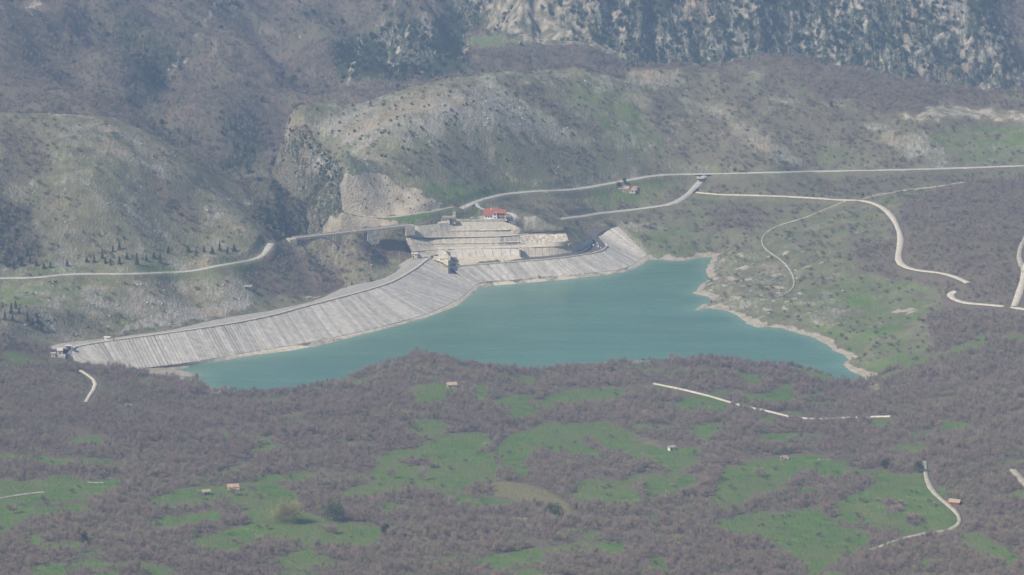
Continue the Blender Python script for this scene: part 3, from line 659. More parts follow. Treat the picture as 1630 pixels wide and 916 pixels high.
# row scan sheet: simple quads over cells near or inside the outline
gx_ = np.arange(-330, 330, 6.0); gy_ = np.arange(2560, 3300, 8.0)
GX, GY = np.meshgrid(gx_ + 3, gy_ + 4)
keep = sdist(GX, GY, LAKE) > -13
vi = {}; vs = []; fs = []
def gv(i, j):
    if (i, j) not in vi: vi[(i, j)] = len(vs); vs.append((gx_[0] + i * 6.0, gy_[0] + j * 8.0, 0))
    return vi[(i, j)]
for j in range(keep.shape[0]):
    for i in range(keep.shape[1]):
        if keep[j, i]: fs.append((gv(i, j), gv(i + 1, j), gv(i + 1, j + 1), gv(i, j + 1)))
bm.free(); me = bpy.data.meshes.new('lake_water'); me.from_pydata(vs, [], fs); me.materials.append(MATS['lake_water']); o.data = me
vx = np.array(vs); sv_ = sdist(vx[:, 0], vx[:, 1], LAKE)
a_ = me.attributes.new('shallow', 'FLOAT', 'POINT'); a_.data.foreach_set('value', (np.clip(1 - (sv_ - 2) / (20 + 10 * noise(vx[:, 0] / 40, vx[:, 1] / 40)), 0, 1) ** 2 * .55).astype(np.float32))
tag(o, kind='structure')
# ------------------------------------------------------------------ roads
def ribbon(name, mt, wd, xy, zs, lift=.25, edge=True):
    pts = [Vector((x, y, z + lift)) for (x, y), z in zip(xy, zs)]
    V, F = [], []
    for i, p in enumerate(pts):
        t = pts[min(i + 1, len(pts) - 1)] - pts[max(i - 1, 0)]; t.z = 0; t.normalize(); n = Vector((-t.y, t.x, 0))
        wj = wd * (.5 + .07 * math.sin(i * 1.7 + wd) + .06 * math.sin(i * .61 + 2 * wd))
        for k, dz in ((-1.25, -.6), (-1, 0), (0, .08), (1, 0), (1.25, -.6)): V.append(p + n * wj * k + Vector((0, 0, dz)))
    for i in range(len(pts) - 1):
        for k in range(4): F.append((i * 5 + k, i * 5 + k + 1, i * 5 + 6 + k, i * 5 + 5 + k))
    return tag(raw(name, V, F, mt, smooth=True), kind='structure')
for i, (nm, mt, wd, xy, zs) in enumerate(road_geo): ribbon(nm, mt, wd, xy, zs, .25 + .02 * i)
# the triangular junction on the main road
jp = ground([(1094, 277.5), (1150, 276.8), (1126, 283), (1117, 292), (1109, 292), (1108, 285)], fn=h)
cj = sum(jp, Vector()) / 6
raw('road', [(p.x, p.y, cj.z + .75) for p in jp], [tuple(range(6))][::-1], 'asphalt_pale')['kind'] = 'structure'
# ------------------------------------------------------------------ the dam
def resample(pairs, n):
    """n+1 evenly spaced crest/toe pairs"""
    d = [0]
    for i in range(1, len(pairs)): d.append(d[-1] + (pairs[i][0] - pairs[i - 1][0]).length * .5 + (pairs[i][1] - pairs[i - 1][1]).length * .5)
    o = []
    for k in range(n + 1):
        q_ = d[-1] * k / n; i = max(j for j in range(len(d)) if d[j] <= q_ + 1e-6); i = min(i, len(d) - 2)
        t = (q_ - d[i]) / max(d[i + 1] - d[i], 1e-6)
        # Catmull-Rom keeps the long curves smooth
        def cr(s_):
            p = [pairs[max(i - 1, 0)][s_], pairs[i][s_], pairs[i + 1][s_], pairs[min(i + 2, len(pairs) - 1)][s_]]
            return .5 * ((2 * p[1]) + (p[2] - p[0]) * t + (2 * p[0] - 5 * p[1] + 4 * p[2] - p[3]) * t * t + (3 * p[1] - p[0] - 3 * p[2] + p[3]) * t ** 3)
        o.append((cr(0), cr(1)))
    return o
dam = thing('dam', tuple(DLw[0][0]), 'long pale grey embankment dam faced with narrow slabs, curving round the turquoise lake', 'dam')
dloc = Vector(DLw[0][0])
def dpart(name, vs, fs, mat, parent=None, smooth=False):
    return raw(name, [Vector(v) - dloc for v in vs], fs, mat, parent or dam, smooth)
rs = random.Random(3)
def slabs(pairs, n):
    run = 0
    pr = resample(pairs, n)
    # joint bed under the slabs
    V, F = [], []
    for a, b in pr: V += [a - Vector((0, 0, 1.3)), b - Vector((0, 0, .7))]
    for i in range(n): F.append((2 * i, 2 * i + 1, 2 * i + 3, 2 * i + 2))
    dpart('joint_bed', V, F, 'slab_joint')
    for i in range(n):
        a0, b0 = pr[i]; a1, b1 = pr[i + 1]
        g = rs.choice([.04, .05, .07, .07, .13]); lift = Vector((0, 0, rs.uniform(-.1, .12)))
        A0 = a0.lerp(a1, g); A1 = a1.lerp(a0, g); B0 = b0.lerp(b1, g); B1 = b1.lerp(b0, g)
        V, F = [], []
        for k in range(5):
            t = k / 4; sag = Vector((0, 0, -.5 * math.sin(t * math.pi) + rs.uniform(-.05, .05)))
            l = A0.lerp(B0, t) + sag + lift; r_ = A1.lerp(B1, t) + sag + lift; V += [l, r_, l - Vector((0, 0, .5)), r_ - Vector((0, 0, .5))]
        for k in range(4):
            q_ = 4 * k; F += [(q_, q_ + 4, q_ + 5, q_ + 1), (q_ + 2, q_ + 6, q_ + 4, q_), (q_ + 1, q_ + 5, q_ + 7, q_ + 3)]
        F += [(0, 1, 3, 2)]
        run = run - 1 if run > 0 else (rs.choice([1, 1, 2, 3]) if rs.random() < .13 else 0)
        dpart('slab', V, F, 'stained_slab' if run > 0 else 'facing_slab')
    return pr
prL = slabs(DLw, 158); prR = slabs(DRw, 120)
def strip(pairs_px, name, mat, dz=0, parent=None, n=60, nv=4, rough=0.0, seed=0, kind=None, fn=dpart):
    pass
def rail(pts, wd, ht, name, mat, parent=None, base_dz=0.0):
    V, F = [], []
    for i, p in enumerate(pts):
        t = pts[min(i + 1, len(pts) - 1)] - pts[max(i - 1, 0)]; t.z = 0; t.normalize(); n = Vector((-t.y, t.x, 0)) * wd / 2
        V += [p - n * (1 if base_dz > -.6 else 3.2) + Vector((0, 0, base_dz)), p - n + Vector((0, 0, ht)), p + n + Vector((0, 0, ht)), p + n + Vector((0, 0, base_dz))]
    for i in range(len(pts) - 1):
        for k in range(3): F.append((4 * i + k, 4 * i + k + 1, 4 * i + k + 5, 4 * i + k + 4))
    F += [(3, 2, 1, 0), tuple(4 * (len(pts) - 1) + k for k in range(4))]
    return dpart(name, V, F, mat, parent)
cL = [a for a, b in prL]; cR = [a for a, b in prR]
iL = max(i for i, a in enumerate(cL) if a.z > 19.6)
rail(cL[:iL + 1], 2.6, .4, 'kerb', 'toe_rock', base_dz=-.5)
jr = min(range(len(cR)), key=lambda i: (cR[i] - P(960, 399, 15)).length)
rail(cR[:jr], 2.0, .4, 'kerb', 'toe_rock', base_dz=-.5)
rail(cR[jr - 6:jr + 3], .8, 1.0, 'kerb', 'white_plaster', base_dz=-.5)
# crest road and downstream shoulder of the left dam
def offs(pts, dists, dzs, name, mat, seed=0, wob=0.0):
    V, F = [], []; n = len(dists)
    for i, p in enumerate(pts):
        t = pts[min(i + 1, len(pts) - 1)] - pts[max(i - 1, 0)]; t.z = 0; t.normalize(); nn = Vector((-t.y, t.x, 0))
        for d, z_ in zip(dists, dzs):
            V.append(p + nn * d * (1 if d < 10 else (.82 + .25 * math.sin(i * .11 + seed))) + Vector((0, 0, z_ + wob * rs.uniform(-1, 1) * (d > 5))))
    for i in range(len(pts) - 1):
        for k in range(n - 1): F.append((i * n + k, i * n + k + 1, (i + 1) * n + k + 1, (i + 1) * n + k))
    return dpart(name, V, F, mat, smooth=True)
offs(cL[:iL + 1], [1.3, 7.6], [.12, .12], 'crest_road', 'crest_gravel')
offs(cL[:iL + 1], [7.5, 16, 27, 40, 52], [.05, -.9, -2.4, -8, -18], 'downstream_shoulder', 'crest_gravel', 2, .25)
# pale drawdown band between slabs and water
WL_L = [(141,590),(172,596),(205,592),(308,583),(400,566),(468,557.5),(512,549),(588,530),(672,508),(727,487.5),(748,471),(762,459),(768,456)]
WL_R = [(768,456),(790,454.5),(825,451.5),(905,444.5),(975,436),(1012,426.5),(1024,420),(1032,413.2),(1033,411),(1034,409)]
def band(pairs, wl):
    V, F = [], []; n = len(pairs)
    for i, ((a, b), q_) in enumerate(zip(pairs, wl)):
        w0 = P(q_[0], q_[1], 0.05); w1 = w0 + (w0 - b) * 1.0; w1.z = -2.5; mid = b.lerp(w0, .5)
        V += [b - Vector((0, 0, .25)), mid + Vector((0, 0, .35)), w0, w1]
    for i in range(n - 1):
        for k in range(3): F.append((4 * i + k, 4 * i + k + 1, 4 * i + k + 5, 4 * i + k + 4))
    return V, F
V1, F1 = band(DLw[2:], WL_L[2:]); dpart('toe_band', V1, F1, 'toe_rock', smooth=True)
V1, F1 = band(DRw, WL_R); dpart('toe_band', V1, F1, 'toe_rock', smooth=True)
# left end wing wall of the dam (bare triangular flank)
fl = [P(112, 556, 20.2), P(104, 566, 17), P(118, 579, 11), P(141, 587, 8.6), P(141, 585.5, 8.9), P(114, 555.6, 20.1)]
dpart('flank', fl, [(0, 1, 2, 5), (2, 3, 4, 5)], 'cut_rock_grey')
# ------------------------------------------------------------------ terraced cutting and walls above the right half of the dam
def sheet(name, top, bot, mat, parent=None, n=90, nv=6, rough=0.0, bow=0.0, seed=0, smooth=True):
    """rough face between two lines given as (u, v, z)"""
    def rsm(l, k):
        P_ = [P(*q_) for q_ in l]; d = [0]
        for i in range(1, len(P_)): d.append(d[-1] + (P_[i] - P_[i - 1]).length)
        o = []
        for j in range(k + 1):
            q_ = d[-1] * j / k; i = max(a for a in range(len(d)) if d[a] <= q_ + 1e-6); i = min(i, len(d) - 2)
            o.append(P_[i].lerp(P_[i + 1], (q_ - d[i]) / max(d[i + 1] - d[i], 1e-6)))
        return o
    T, B = rsm(top, n), rsm(bot, n); V, F = [], []
    for i in range(n + 1):
        for k in range(nv + 1):
            p = T[i].lerp(B[i], k / nv)
            e = math.sin(math.pi * k / nv) if nv > 1 else 0
            nz = float(noise(np.array([i * .31 + seed]), np.array([k * .9 + seed * 2]))[0]) + .6 * float(noise(np.array([i * .9 + seed]), np.array([k * 1.7]))[0])
            V.append(p + Vector((0, -1, .35)) * (nz * rough * (.3 + e)) + Vector((0, -1, 0)) * bow * e)
    for i in range(n):
        for k in range(nv): F.append((i * (nv + 1) + k, i * (nv + 1) + k + 1, (i + 1) * (nv + 1) + k + 1, (i + 1) * (nv + 1) + k))
    return raw(name, V, F, mat, parent, smooth)
cut = thing('rock_cutting', (0, 0, 0), 'terraced rock and concrete cutting stepping down from the red-roofed house to the dam', 'cutting')
a0 = [(650,357,46.5),(700,356,44),(722,354,43),(800,354,42.2),(838,354,42),(860,362,40.5),(896,361,41)]
sheet('upper_face', [(650,358.5,44),(665,360,43.6),(700,356,44),(722,353.5,43),(800,353,42.4),(812,356,41)], [(655,377,36),(685,378.5,32.6),(725,378,31),(790,377,30.8),(820,374,31.5),(826,372,32)], 'concrete_grey', cut, 110, 7, .5, 0, 1)
sheet('rock_face', [(812,356,41),(835,366,36.5),(865,364,38),(897,361,41)], [(812,372.5,31.8),(850,371,32.5),(880,370,33.5),(902,368,35)], 'cut_rock', cut, 50, 5, .7, 0, 5)
sheet('berm', [(655,376.6,36),(690,377.8,32.2),(725,377.6,31),(790,376.6,31),(850,371,32.6),(902,368,35)], [(655,380.5,34.5),(690,380.5,31),(725,380.3,30),(790,378.6,30.3),(850,373.5,31.8),(904,370,34.4)], 'cut_rock_grey', cut, 70, 2, .25, 0, 3)
sheet('middle_face', [(655,380,34.7),(685,380,31.2),(725,380,30.1),(795,378.4,30.4)], [(655,394,30),(690,394,25.5),(725,393.5,24),(795,392,24)], 'concrete_grey', cut, 90, 6, .55, 0, 7)
sheet('middle_face', [(795,378.4,30.4),(828,376,31.2)], [(795,392,24),(828,390.5,24.2)], 'cut_rock_grey', cut, 25, 6, 1.2, 0, 8)
sheet('middle_face', [(828,375.5,31.6),(850,373.3,32),(880,371.3,33),(903,370,34.5)], [(828,390.5,24.2),(850,389.5,24.4),(880,387.5,25.2),(906,384,27)], 'cut_rock', cut, 60, 6, .9, 0, 11)
sheet('right_flank', [(897,361,41),(908,362,36),(920,364,30),(932,370,22)], [(906,386,26.4),(915,386,26),(928,384,25),(942,378,21)], 'hillside', cut, 30, 5, 1.0, 0, 13)
sheet('lower_berm', [(655,393.7,30.2),(690,393.7,25.7),(725,393.3,24.2),(795,391.8,24.2),(850,389.3,24.6),(906,384,27),(925,381,25),(938,374,24)], [(655,401,27),(680,399,25),(697,397.5,23.8),(760,396,23.2),(849,394,23),(900,392,22),(928,386.5,21.5),(943,377,21)], 'toe_rock', cut, 90, 2, .15, 0, 17)
sheet('left_flank', [(650,359,44),(645,372,38.5),(648,388,33)], [(655,377,36),(655,385,33),(655,401,27)], 'cut_rock', cut, 20, 4, 1.5, 0, 21)
sheet('bank', [(655,400,27.2),(680,398.5,25),(699,397,23.8)], [(663,411,21),(685,409,20.5),(700,404,21)], 'cut_rock', cut, 20, 4, .5, 0, 23)
sheet('ledge', [(652,365.5,41.2),(690,366.5,38.6),(725,365.4,37.2),(790,365,36.8),(812,364.2,36.8)], [(652,367.6,40.2),(690,368.6,37.7),(725,367.5,36.3),(790,367,35.9),(812,366,36)], 'toe_rock', cut, 50, 1, 0, 0, 51).location.y = -.2
sheet('ledge', [(656,386.5,32.8),(690,386.6,28.9),(725,386.3,27.3),(795,385,27.35),(826,383.6,27.9)], [(656,388,32.1),(690,388.2,28.1),(725,388,26.6),(795,386.6,26.7),(826,385.2,27.3)], 'toe_rock', cut, 50, 1, 0, 0, 52).location.y = -.2
sheet('ledge', [(655,376,36.6),(690,377,32.9),(725,376.6,31.6),(790,375.6,31.6),(826,373,32.6)], [(655,377.4,36.3),(690,378.3,32.6),(725,377.9,31.3),(790,376.9,31.3),(826,374.3,32.3)], 'toe_rock', cut, 50, 1, 0, 0, 53).location.y = -.2
# stepped drain up the face
rl = [P(706 + i * .0, 352 + i * 7.3, 43.4 - i * 3.4) + Vector((0, -1.2, .4)) for i in range(6)]
V, F = [], []
for p in rl: V += [p + Vector((-.7, 0, 0)), p + Vector((.7, 0, 0)), p + Vector((.7, -.6, .1)), p + Vector((-.7, -.6, .1))]
for i in range(5):
    for k in range(4): F.append((4 * i + k, 4 * i + (k + 1) % 4, 4 * i + 4 + (k + 1) % 4, 4 * i + 4 + k))
raw('drain', V, F, 'toe_rock', cut)
# the tall concrete wall: panels are parts, each a slab of its own
wall = thing('retaining_wall', tuple(P(717, 412, 14)), 'long beige concrete wall of upright panels above the right half of the dam', 'wall')
wloc = Vector(P(717, 412, 14))
def wall_panels(top, bot, n, mat, parent, loc, t=.8):
    T = [P(*q_) for q_ in top]; B = [P(*q_) for q_ in bot]
    def at_(l, q_):
        x = q_ * (len(l) - 1); i = min(int(x), len(l) - 2); return l[i].lerp(l[i + 1], x - i)
    for i in range(n):
        q0, q1 = (i + .02) / n, (i + .98) / n
        a, b, c, d = at_(B, q0), at_(B, q1), at_(T, q1), at_(T, q0)
        bk = Vector((0, t, 0)); V = [p - loc for p in (a, b, c, d, a + bk, b + bk, c + bk, d + bk)]
        raw('panel', V, [(0, 1, 2, 3), (7, 6, 5, 4), (3, 2, 6, 7), (0, 3, 7, 4), (2, 1, 5, 6), (1, 0, 4, 5)], mat, parent)
wall_panels([(713,397.3,23.4),(760,396.2,23.3),(827,394.6,23.1)], [(716,409.5,16.8),(765,409,16.8),(827,407.5,16.8)], 9, 'concrete', wall, wloc)
raw('wall_core', [Vector(P(*q_)) + Vector((0, .5, 0)) - wloc for q_ in [(712,412,15),(828,410,15),(828,394.8,23.2),(712,397.5,23.4)]], [(0, 1, 2, 3)], 'concrete_stain', wall)
wall2 = thing('retaining_wall', tuple(P(832, 410, 14)), 'cream concrete wall curving right beneath the pale cut rock, beside the dark asphalt', 'wall')
w2 = Vector(P(832, 410, 14))
wall_panels([(830,395,23),(880,392.5,22.4),(915,389,22)], [(831,411,14.8),(880,407,14.9),(922,400,15.3)], 9, 'toe_rock', wall2, w2)
wall_panels([(915,389,22),(930,385,21.4),(941,378,20.8)], [(922,400,15.3),(934,394,15.6),(944,386,16)], 4, 'concrete', wall2, w2)
pier = thing('pier', tuple(P(828.5, 411.5, 14.5)), 'narrow concrete pier dividing the two long retaining walls', 'pier')
box('shaft', (0, .3, 4), (1.6, 5, 8.4), 'concrete_stain', pier, bevel=.12)
box('cap', (-.2, .2, 8.6), (3.2, 6, .9), 'toe_rock', pier, bevel=.1)
box('footing', (.6, -1.5, .2), (4.5, 3.2, 1.2), 'toe_rock', pier, bevel=.15)
o = sheet('apron', [(716,409.5,16.9),(765,409,16.9),(829,407.5,16.9)], [(735,422,14.9),(765,417.5,14.9),(831,412.5,14.9)], 'toe_rock', wall, 30, 2, .05, 0, 31); o.location = -wloc
o = sheet('terrace_road', [(829,410.5,15.0),(880,407.2,15.1),(922,400.3,15.4),(936,393,15.6),(944,386,15.9)], [(800,418,15.05),(877,411.6,15.05),(929,405.2,15.05),(958,398.8,15.1),(965,392.5,15.4)], 'asphalt_dark', None, 40, 2, 0, 0, 33); o.name = 'dam_road'; tag(o, kind='structure')
o = sheet('yard', [(922,366.5,19),(945,365,19.2),(985,361,19.6),(985,361,19.6)], [(944,386.2,15.95),(953,382,15.95),(951.5,377,16.5),(956,369,17.2)], 'asphalt_dark', None, 24, 6, 0, 0, 35); o.name = 'asphalt_yard'; tag(o, kind='structure')
o = sheet('yard2', [(944,386.1,15.92),(953,382,15.93),(953,378,16.4)], [(944,386.3,15.9),(958,390,15.7),(966,392,15.45)], 'asphalt_dark', None, 10, 3, 0, 0, 36); o.name = 'asphalt_yard'; tag(o, kind='structure')
o = sheet('joining_apron', [(716,411,15.3),(735,421,15.0),(765,417,14.95),(831,412,14.95)], [(718,426,15.02),(740,422.6,15.02),(765,420.2,15.02),(800,418.1,15.02)], 'toe_rock', None, 30, 2, 0, 0, 37); o.name = 'pavement'; tag(o, kind='structure')
def kerbline(px, ht, wd, label, mat='white_plaster'):
    pts = [P(*q_) for q_ in px]; L0 = pts[0].copy(); V, F = [], []
    for i, p in enumerate(pts):
        t = pts[min(i + 1, len(pts) - 1)] - pts[max(i - 1, 0)]; t.z = 0; t.normalize(); n = Vector((-t.y, t.x, 0)) * wd / 2
        q_ = p - L0; V += [q_ - n, q_ - n + Vector((0, 0, ht)), q_ + n + Vector((0, 0, ht)), q_ + n]
    for i in range(len(pts) - 1):
        for k in range(3): F.append((4 * i + k, 4 * i + k + 1, 4 * i + k + 5, 4 * i + k + 4))
    F += [(3, 2, 1, 0), tuple(4 * (len(pts) - 1) + k for k in range(4))]
    return tag(raw('low_wall', V, F, mat, loc=L0), label, 'low wall')
kerbline([(922,367,19.1),(926,371,18),(933,378,17),(937,384,16.4),(940,388,16),(938.5,394,15.9),(934,398,15.7),(926,401.5,15.5)], 1.3, .8, 'white curved low wall along the left edge of the dark asphalt')
kerbline([(963.5,390,15.5),(966.5,392.5,15.3),(964,396,15.2),(958,399.5,15.1)], 1.3, .8, 'short white wall on the dam corner where the slabs fan out')
kerbline([(905,390.5,24.5),(920,386,24),(927,379,25),(922,372,27),(913,366,30)], 1.2, .9, 'pale kerb curving round the grassy head of the cutting', 'toe_rock')
for (u, v, z_, lb, sx, sy) in ((944.5,391.5,15.7,'small white block lying on the dark asphalt beside the curved wall',1.5,2.4),(952,393.5,15.5,'larger upright white block in the middle of the dark asphalt',1.5,3.0)):
    o = box('white_block', (0, 0, .7), (sx, sy, 1.4), 'white_plaster', None, top=(.8, .8), bevel=.1); o.location = P(u, v, z_); tag(o, lb, 'block')
for (u0, v0, u1, v1) in ((941,384,943,387),(949.5,386,952,389.5),(955,394,957,396)):
    a = P(u0, v0, 15.95 if v0 < 390 else 15.5); b_ = P(u1, v1, 15.9 if v0 < 390 else 15.45)
    rail_v = [a + Vector((-.3, 0, .08)), a + Vector((.3, 0, .08)), b_ + Vector((.3, 0, .08)), b_ + Vector((-.3, 0, .08))]
    tag(raw('road_marking', rail_v, [(3, 2, 1, 0)], 'road_paint'), kind='structure')
# ------------------------------------------------------------------ intake block between the two dam faces
ib = thing('intake_tower', tuple(P(706, 410, 18)), 'square concrete intake block with a shaded gate slot where the two dam faces meet', 'tower')
def px_prism(name, ring_top, z_top, z_bot, mat, parent):
    t = [P(u, v, z_top) for u, v in ring_top]; n = len(t); L0 = parent.location
    V = [p - L0 for p in t] + [Vector((p.x, p.y, z_bot)) - L0 for p in t]
    F = [tuple(range(n))] + [(i, i + n, (i + 1) % n + n, (i + 1) % n) for i in range(n)]
    o = raw(name, V, F, mat, parent)
    bm = bmesh.new(); bm.from_mesh(o.data); bmesh.ops.recalc_face_normals(bm, faces=bm.faces[:]); bm.to_mesh(o.data); bm.free(); return o
px_prism('block', [(697,404),(715,404.5),(716.5,399),(698,397.5)], 24.2, 10, 'concrete', ib)
px_prism('front_wall', [(700,411.5),(713,410.8),(713.5,405),(700,404.6)], 21, 8, 'concrete', ib)
px_prism('wing_wall', [(690,410.5),(713,411),(713,408.2),(690,407.6)], 20.6, 10, 'toe_rock', ib)
px_prism('gate_pier', [(713.3,416),(717,413.5),(717,404),(713.3,404)], 22.5, 9, 'concrete_grey', ib)
px_prism('gate_cabin', [(708,399),(712.5,399.3),(712.8,396.8),(708.3,396.5)], 27.2, 24.2, 'white_plaster', ib)
px_prism('cabin_roof', [(707.6,399.6),(713,399.8),(713.2,396.4),(707.9,396.2)], 27.7, 27.2, 'concrete_grey', ib)
o = sheet('wing_apron', [(688,411,20.2),(700,410.9,20.3),(713.4,411,20.2)], [(690,413.2,19.7),(705,418.5,17.5),(716,424.6,15.3)], 'toe_rock', None, 14, 2, 0, 0, 41); o.name = 'pavement'; tag(o, kind='structure')
# ------------------------------------------------------------------ small buildings
def gable(name, c, s, rise, mat, parent, over=.4, axis='x', th=.25):
    x, y, z = c; a, b = s[0] / 2 + over, s[1] / 2 + over
    if axis == 'x': v = [(x - a, y - b, z), (x + a, y - b, z), (x + a, y + b, z), (x - a, y + b, z), (x - a, y, z + rise), (x + a, y, z + rise)]; f = [(0, 1, 5, 4), (2, 3, 4, 5), (0, 4, 3), (1, 2, 5), (3, 2, 1, 0)]
    else: v = [(x - a, y - b, z), (x + a, y - b, z), (x + a, y + b, z), (x - a, y + b, z), (x, y - b, z + rise), (x, y + b, z + rise)]; f = [(0, 4, 5, 3), (1, 2, 5, 4), (0, 1, 4), (2, 3, 5), (3, 2, 1, 0)]
    v = v + [(p[0], p[1], p[2] - th) for p in v[:4]]; f = f[:-1] + [(0, 6, 7, 1), (1, 7, 8, 2), (2, 8, 9, 3), (3, 9, 6, 0), (9, 8, 7, 6)]
    return raw(name, v, f, mat, parent)
def shed(name, c, s, z0, z1, mat, parent, over=.4, th=.3):   # single pitch, low at the front
    x, y, z = c; a, b = s[0] / 2 + over, s[1] / 2 + over
    v = [(x - a, y - b, z + z0), (x + a, y - b, z + z0), (x + a, y + b, z + z1), (x - a, y + b, z + z1)]; v += [(p[0], p[1], p[2] - th) for p in v]
    return raw(name, v, [(0, 1, 2, 3), (7, 6, 5, 4), (0, 4, 5, 1), (1, 5, 6, 2), (2, 6, 7, 3), (3, 7, 4, 0)], mat, parent)
def window(parent, x, y, z, w_, h_, d=.15, frame='white_plaster'):
    fr = box('window', (x, y, z), (w_ + .3, d, h_ + .3), frame, parent); box('pane', (x, y - d * .5 - .02, z), (w_, .06, h_), 'window_glass', fr); return fr
# red-roofed house; front faces -y
hp = P(787, 349.5, 42.2)
hs = thing('house', tuple(hp), 'white two-storey house with bright red tiled roofs on the yard above the cutting', 'house', rz=R(-4))
box('wall', (-5.8, 4.5, 2.0), (7.6, 8, 4.6), 'white_plaster', hs, bevel=.03)
shed('roof', (-5.9, 4.3, 4.3), (8.2, 9, 0), 0.2, 4.4, 'red_tile', hs, .5)
box('wall', (.4, 3.6, 2.8), (4.2, 9, 6.2), 'white_plaster', hs, bevel=.03)
shed('roof', (.2, 3.4, 5.9), (4.8, 9.6, 0), .4, 3.6, 'red_tile', hs, .3)
raw('gable_wall', [(-1.75, -.92, 5.8), (2.5, -.92, 5.8), (2.5, -.92, 7.6), (-1.75, -.6, 5.81), (2.5, -.6, 5.81), (2.5, -.6, 7.6)], [(0, 1, 2), (5, 4, 3), (0, 2, 5, 3), (1, 4, 5, 2)], 'white_plaster', hs)
box('wall', (6.4, 5.4, 2.8), (7.8, 7, 6.2), 'brick_red', hs)
box('side_wall', (10.35, 4.2, 2.8), (.35, 8.8, 6.2), 'white_plaster', hs)
gable('roof', (6.4, 4.2, 6.0), (8.4, 9.0, 0), 2.8, 'red_tile', hs, .5, 'x')
for zz in (.3, 3.1): box('balcony', (6.4, 1.0, zz), (7.6, 2.0, .3), 'white_plaster', hs)
for zz in (1.0, 3.8): box('balcony_rail', (6.4, .1, zz), (7.6, .12, .9), 'brick_red', hs)
for xx in (2.8, 6.4, 10.0): box('post', (xx, .25, 3), (.3, .3, 5.8), 'white_plaster', hs)
for zz in (1.6, 4.4):
    for xx in (4.6, 8.2): window(hs, xx, 1.85, zz, 1.5, 1.8)
    window(hs, .5, -.95, zz, 1.2, 1.0, frame='brick_red')
for xx in (-8, -5.6, -3.2): window(hs, xx, .45, 2.2, 1.1, 1.1, frame='brick_red')
box('chimney', (-3.5, 6.6, 8.6), (.9, .9, 2.0), 'white_plaster', hs); box('chimney', (3.6, 5.6, 9.0), (.8, .8, 1.6), 'brick_red', hs)
box('terrace', (-.5, -1.6, -.3), (25, 4.6, .9), 'white_plaster', hs, bevel=.05)
yw = thing('garden_wall', tuple(P(745, 352, 42)), 'straight pale retaining wall under the lawn beside the red-roofed house', 'wall')
L0 = Vector(yw.location)
for i in range(9):
    a = P(724 + i * 9, 353 + .2 * math.sin(i), 41) ; b_ = P(724 + (i + 1) * 9 - .4, 353, 41)
    V = [a - L0, b_ - L0, b_ - L0 + Vector((0, 0, 2.4)), a - L0 + Vector((0, 0, 2.4))]; V += [p + Vector((0, .6, 0)) for p in V]
    raw('panel', V, [(0, 1, 2, 3), (7, 6, 5, 4), (3, 2, 6, 7), (0, 3, 7, 4), (2, 1, 5, 6)], 'concrete', yw)
# control building
cb = thing('control_building', tuple(P(714, 357, 42)), 'flat-roofed concrete control building with a square tower beside the road', 'building', rz=R(-3))
box('wall', (-2.6, 2, 2.6), (7.6, 5, 5.2), 'concrete', cb, bevel=.04); box('roof', (0, 2.4, 5.5), (13.0, 7.4, .7), 'concrete_stain', cb, bevel=.05); box('parapet', (0, 4.5, 6.4), (12.6, .5, 1.2), 'concrete_grey', cb)
box('wall', (4.2, 3.0, 2.6), (4.6, 4, 5.2), 'concrete_grey', cb); box('tower', (5.0, 6.5, 5.4), (2.6, 3.2, 10.5), 'toe_rock', cb, bevel=.04); box('tower_roof', (5.0, 6.5, 10.8), (3.1, 3.7, .4), 'concrete_stain', cb)
box('doorway', (1.9, -.1, 2.3), (1.6, 1.0, 4.2), 'dark_void', cb)
for xx in (-5.0, -2.6): window(cb, xx, -.55, 3.4, 1.2, 1.0, frame='concrete_grey')
box('platform', (-6.5, .5, .4), (9.5, 5, 3.0), 'concrete', cb, bevel=.1); window(cb, 5.0, 4.85, 8.6, .9, .9, frame='toe_rock')
# white hut below the terraces
hu = thing('hut', tuple(P(660, 412, 20.5)), 'small square white hut with an overhanging flat roof at the foot of the cutting', 'hut')
box('wall', (0, 1.5, 2.2), (5.0, 3.6, 4.6), 'toe_rock', hu, bevel=.05); box('roof', (0, 1.4, 4.8), (6.2, 5.0, .7), 'white_plaster', hu, bevel=.05); box('door', (-1.2, -.35, 1.6), (1.1, .12, 2.2), 'dark_wood', hu); window(hu, 1.2, -.32, 2.8, .9, .8, frame='toe_rock')
# buildings at the left end of the dam
gh = thing('gatehouse', tuple(P(98, 578, 12)), 'tall concrete gatehouse with a pinkish sloping top at the left end of the dam', 'building', rz=R(8))
box('wall', (0, 2, 3.2), (6.6, 5, 6.8), 'concrete', gh, bevel=.06); box('upper_wall', (-1.0, 3.4, 8.4), (4.2, 4, 3.6), 'concrete', gh, bevel=.04); shed('roof', (-1.0, 3.4, 10.0), (4.4, 4.4, 0), 0, 1.4, 'pink_plaster', gh, .3)
box('door', (-1.2, 1.36, 7.9), (1.2, .12, 2.2), 'dark_wood', gh)
for xx in (-2.2, -.6, 1.0, 2.6): box('buttress', (xx, -.7, 2.7), (.4, .5, 5.2), 'toe_rock', gh)
wl = thing('wing_wall', tuple(P(106, 572, 12)), 'sloping pale wing wall running down right from the left gatehouse', 'wall')
L0 = Vector(wl.location); w_px = [(105,564,16.5),(112,572,13.5),(118,577,11.5),(124,583,9.5)]
for i in range(3):
    a = P(*w_px[i]) - L0; b_ = P(*w_px[i + 1]) - L0
    V = [a + Vector((0, 0, -4)), b_ + Vector((0, 0, -4)), b_, a]; V += [p + Vector((0, 1.0, 0)) for p in V]
    raw('panel', V, [(0, 1, 2, 3), (7, 6, 5, 4), (3, 2, 6, 7), (0, 3, 7, 4), (2, 1, 5, 6)], 'toe_rock', wl)
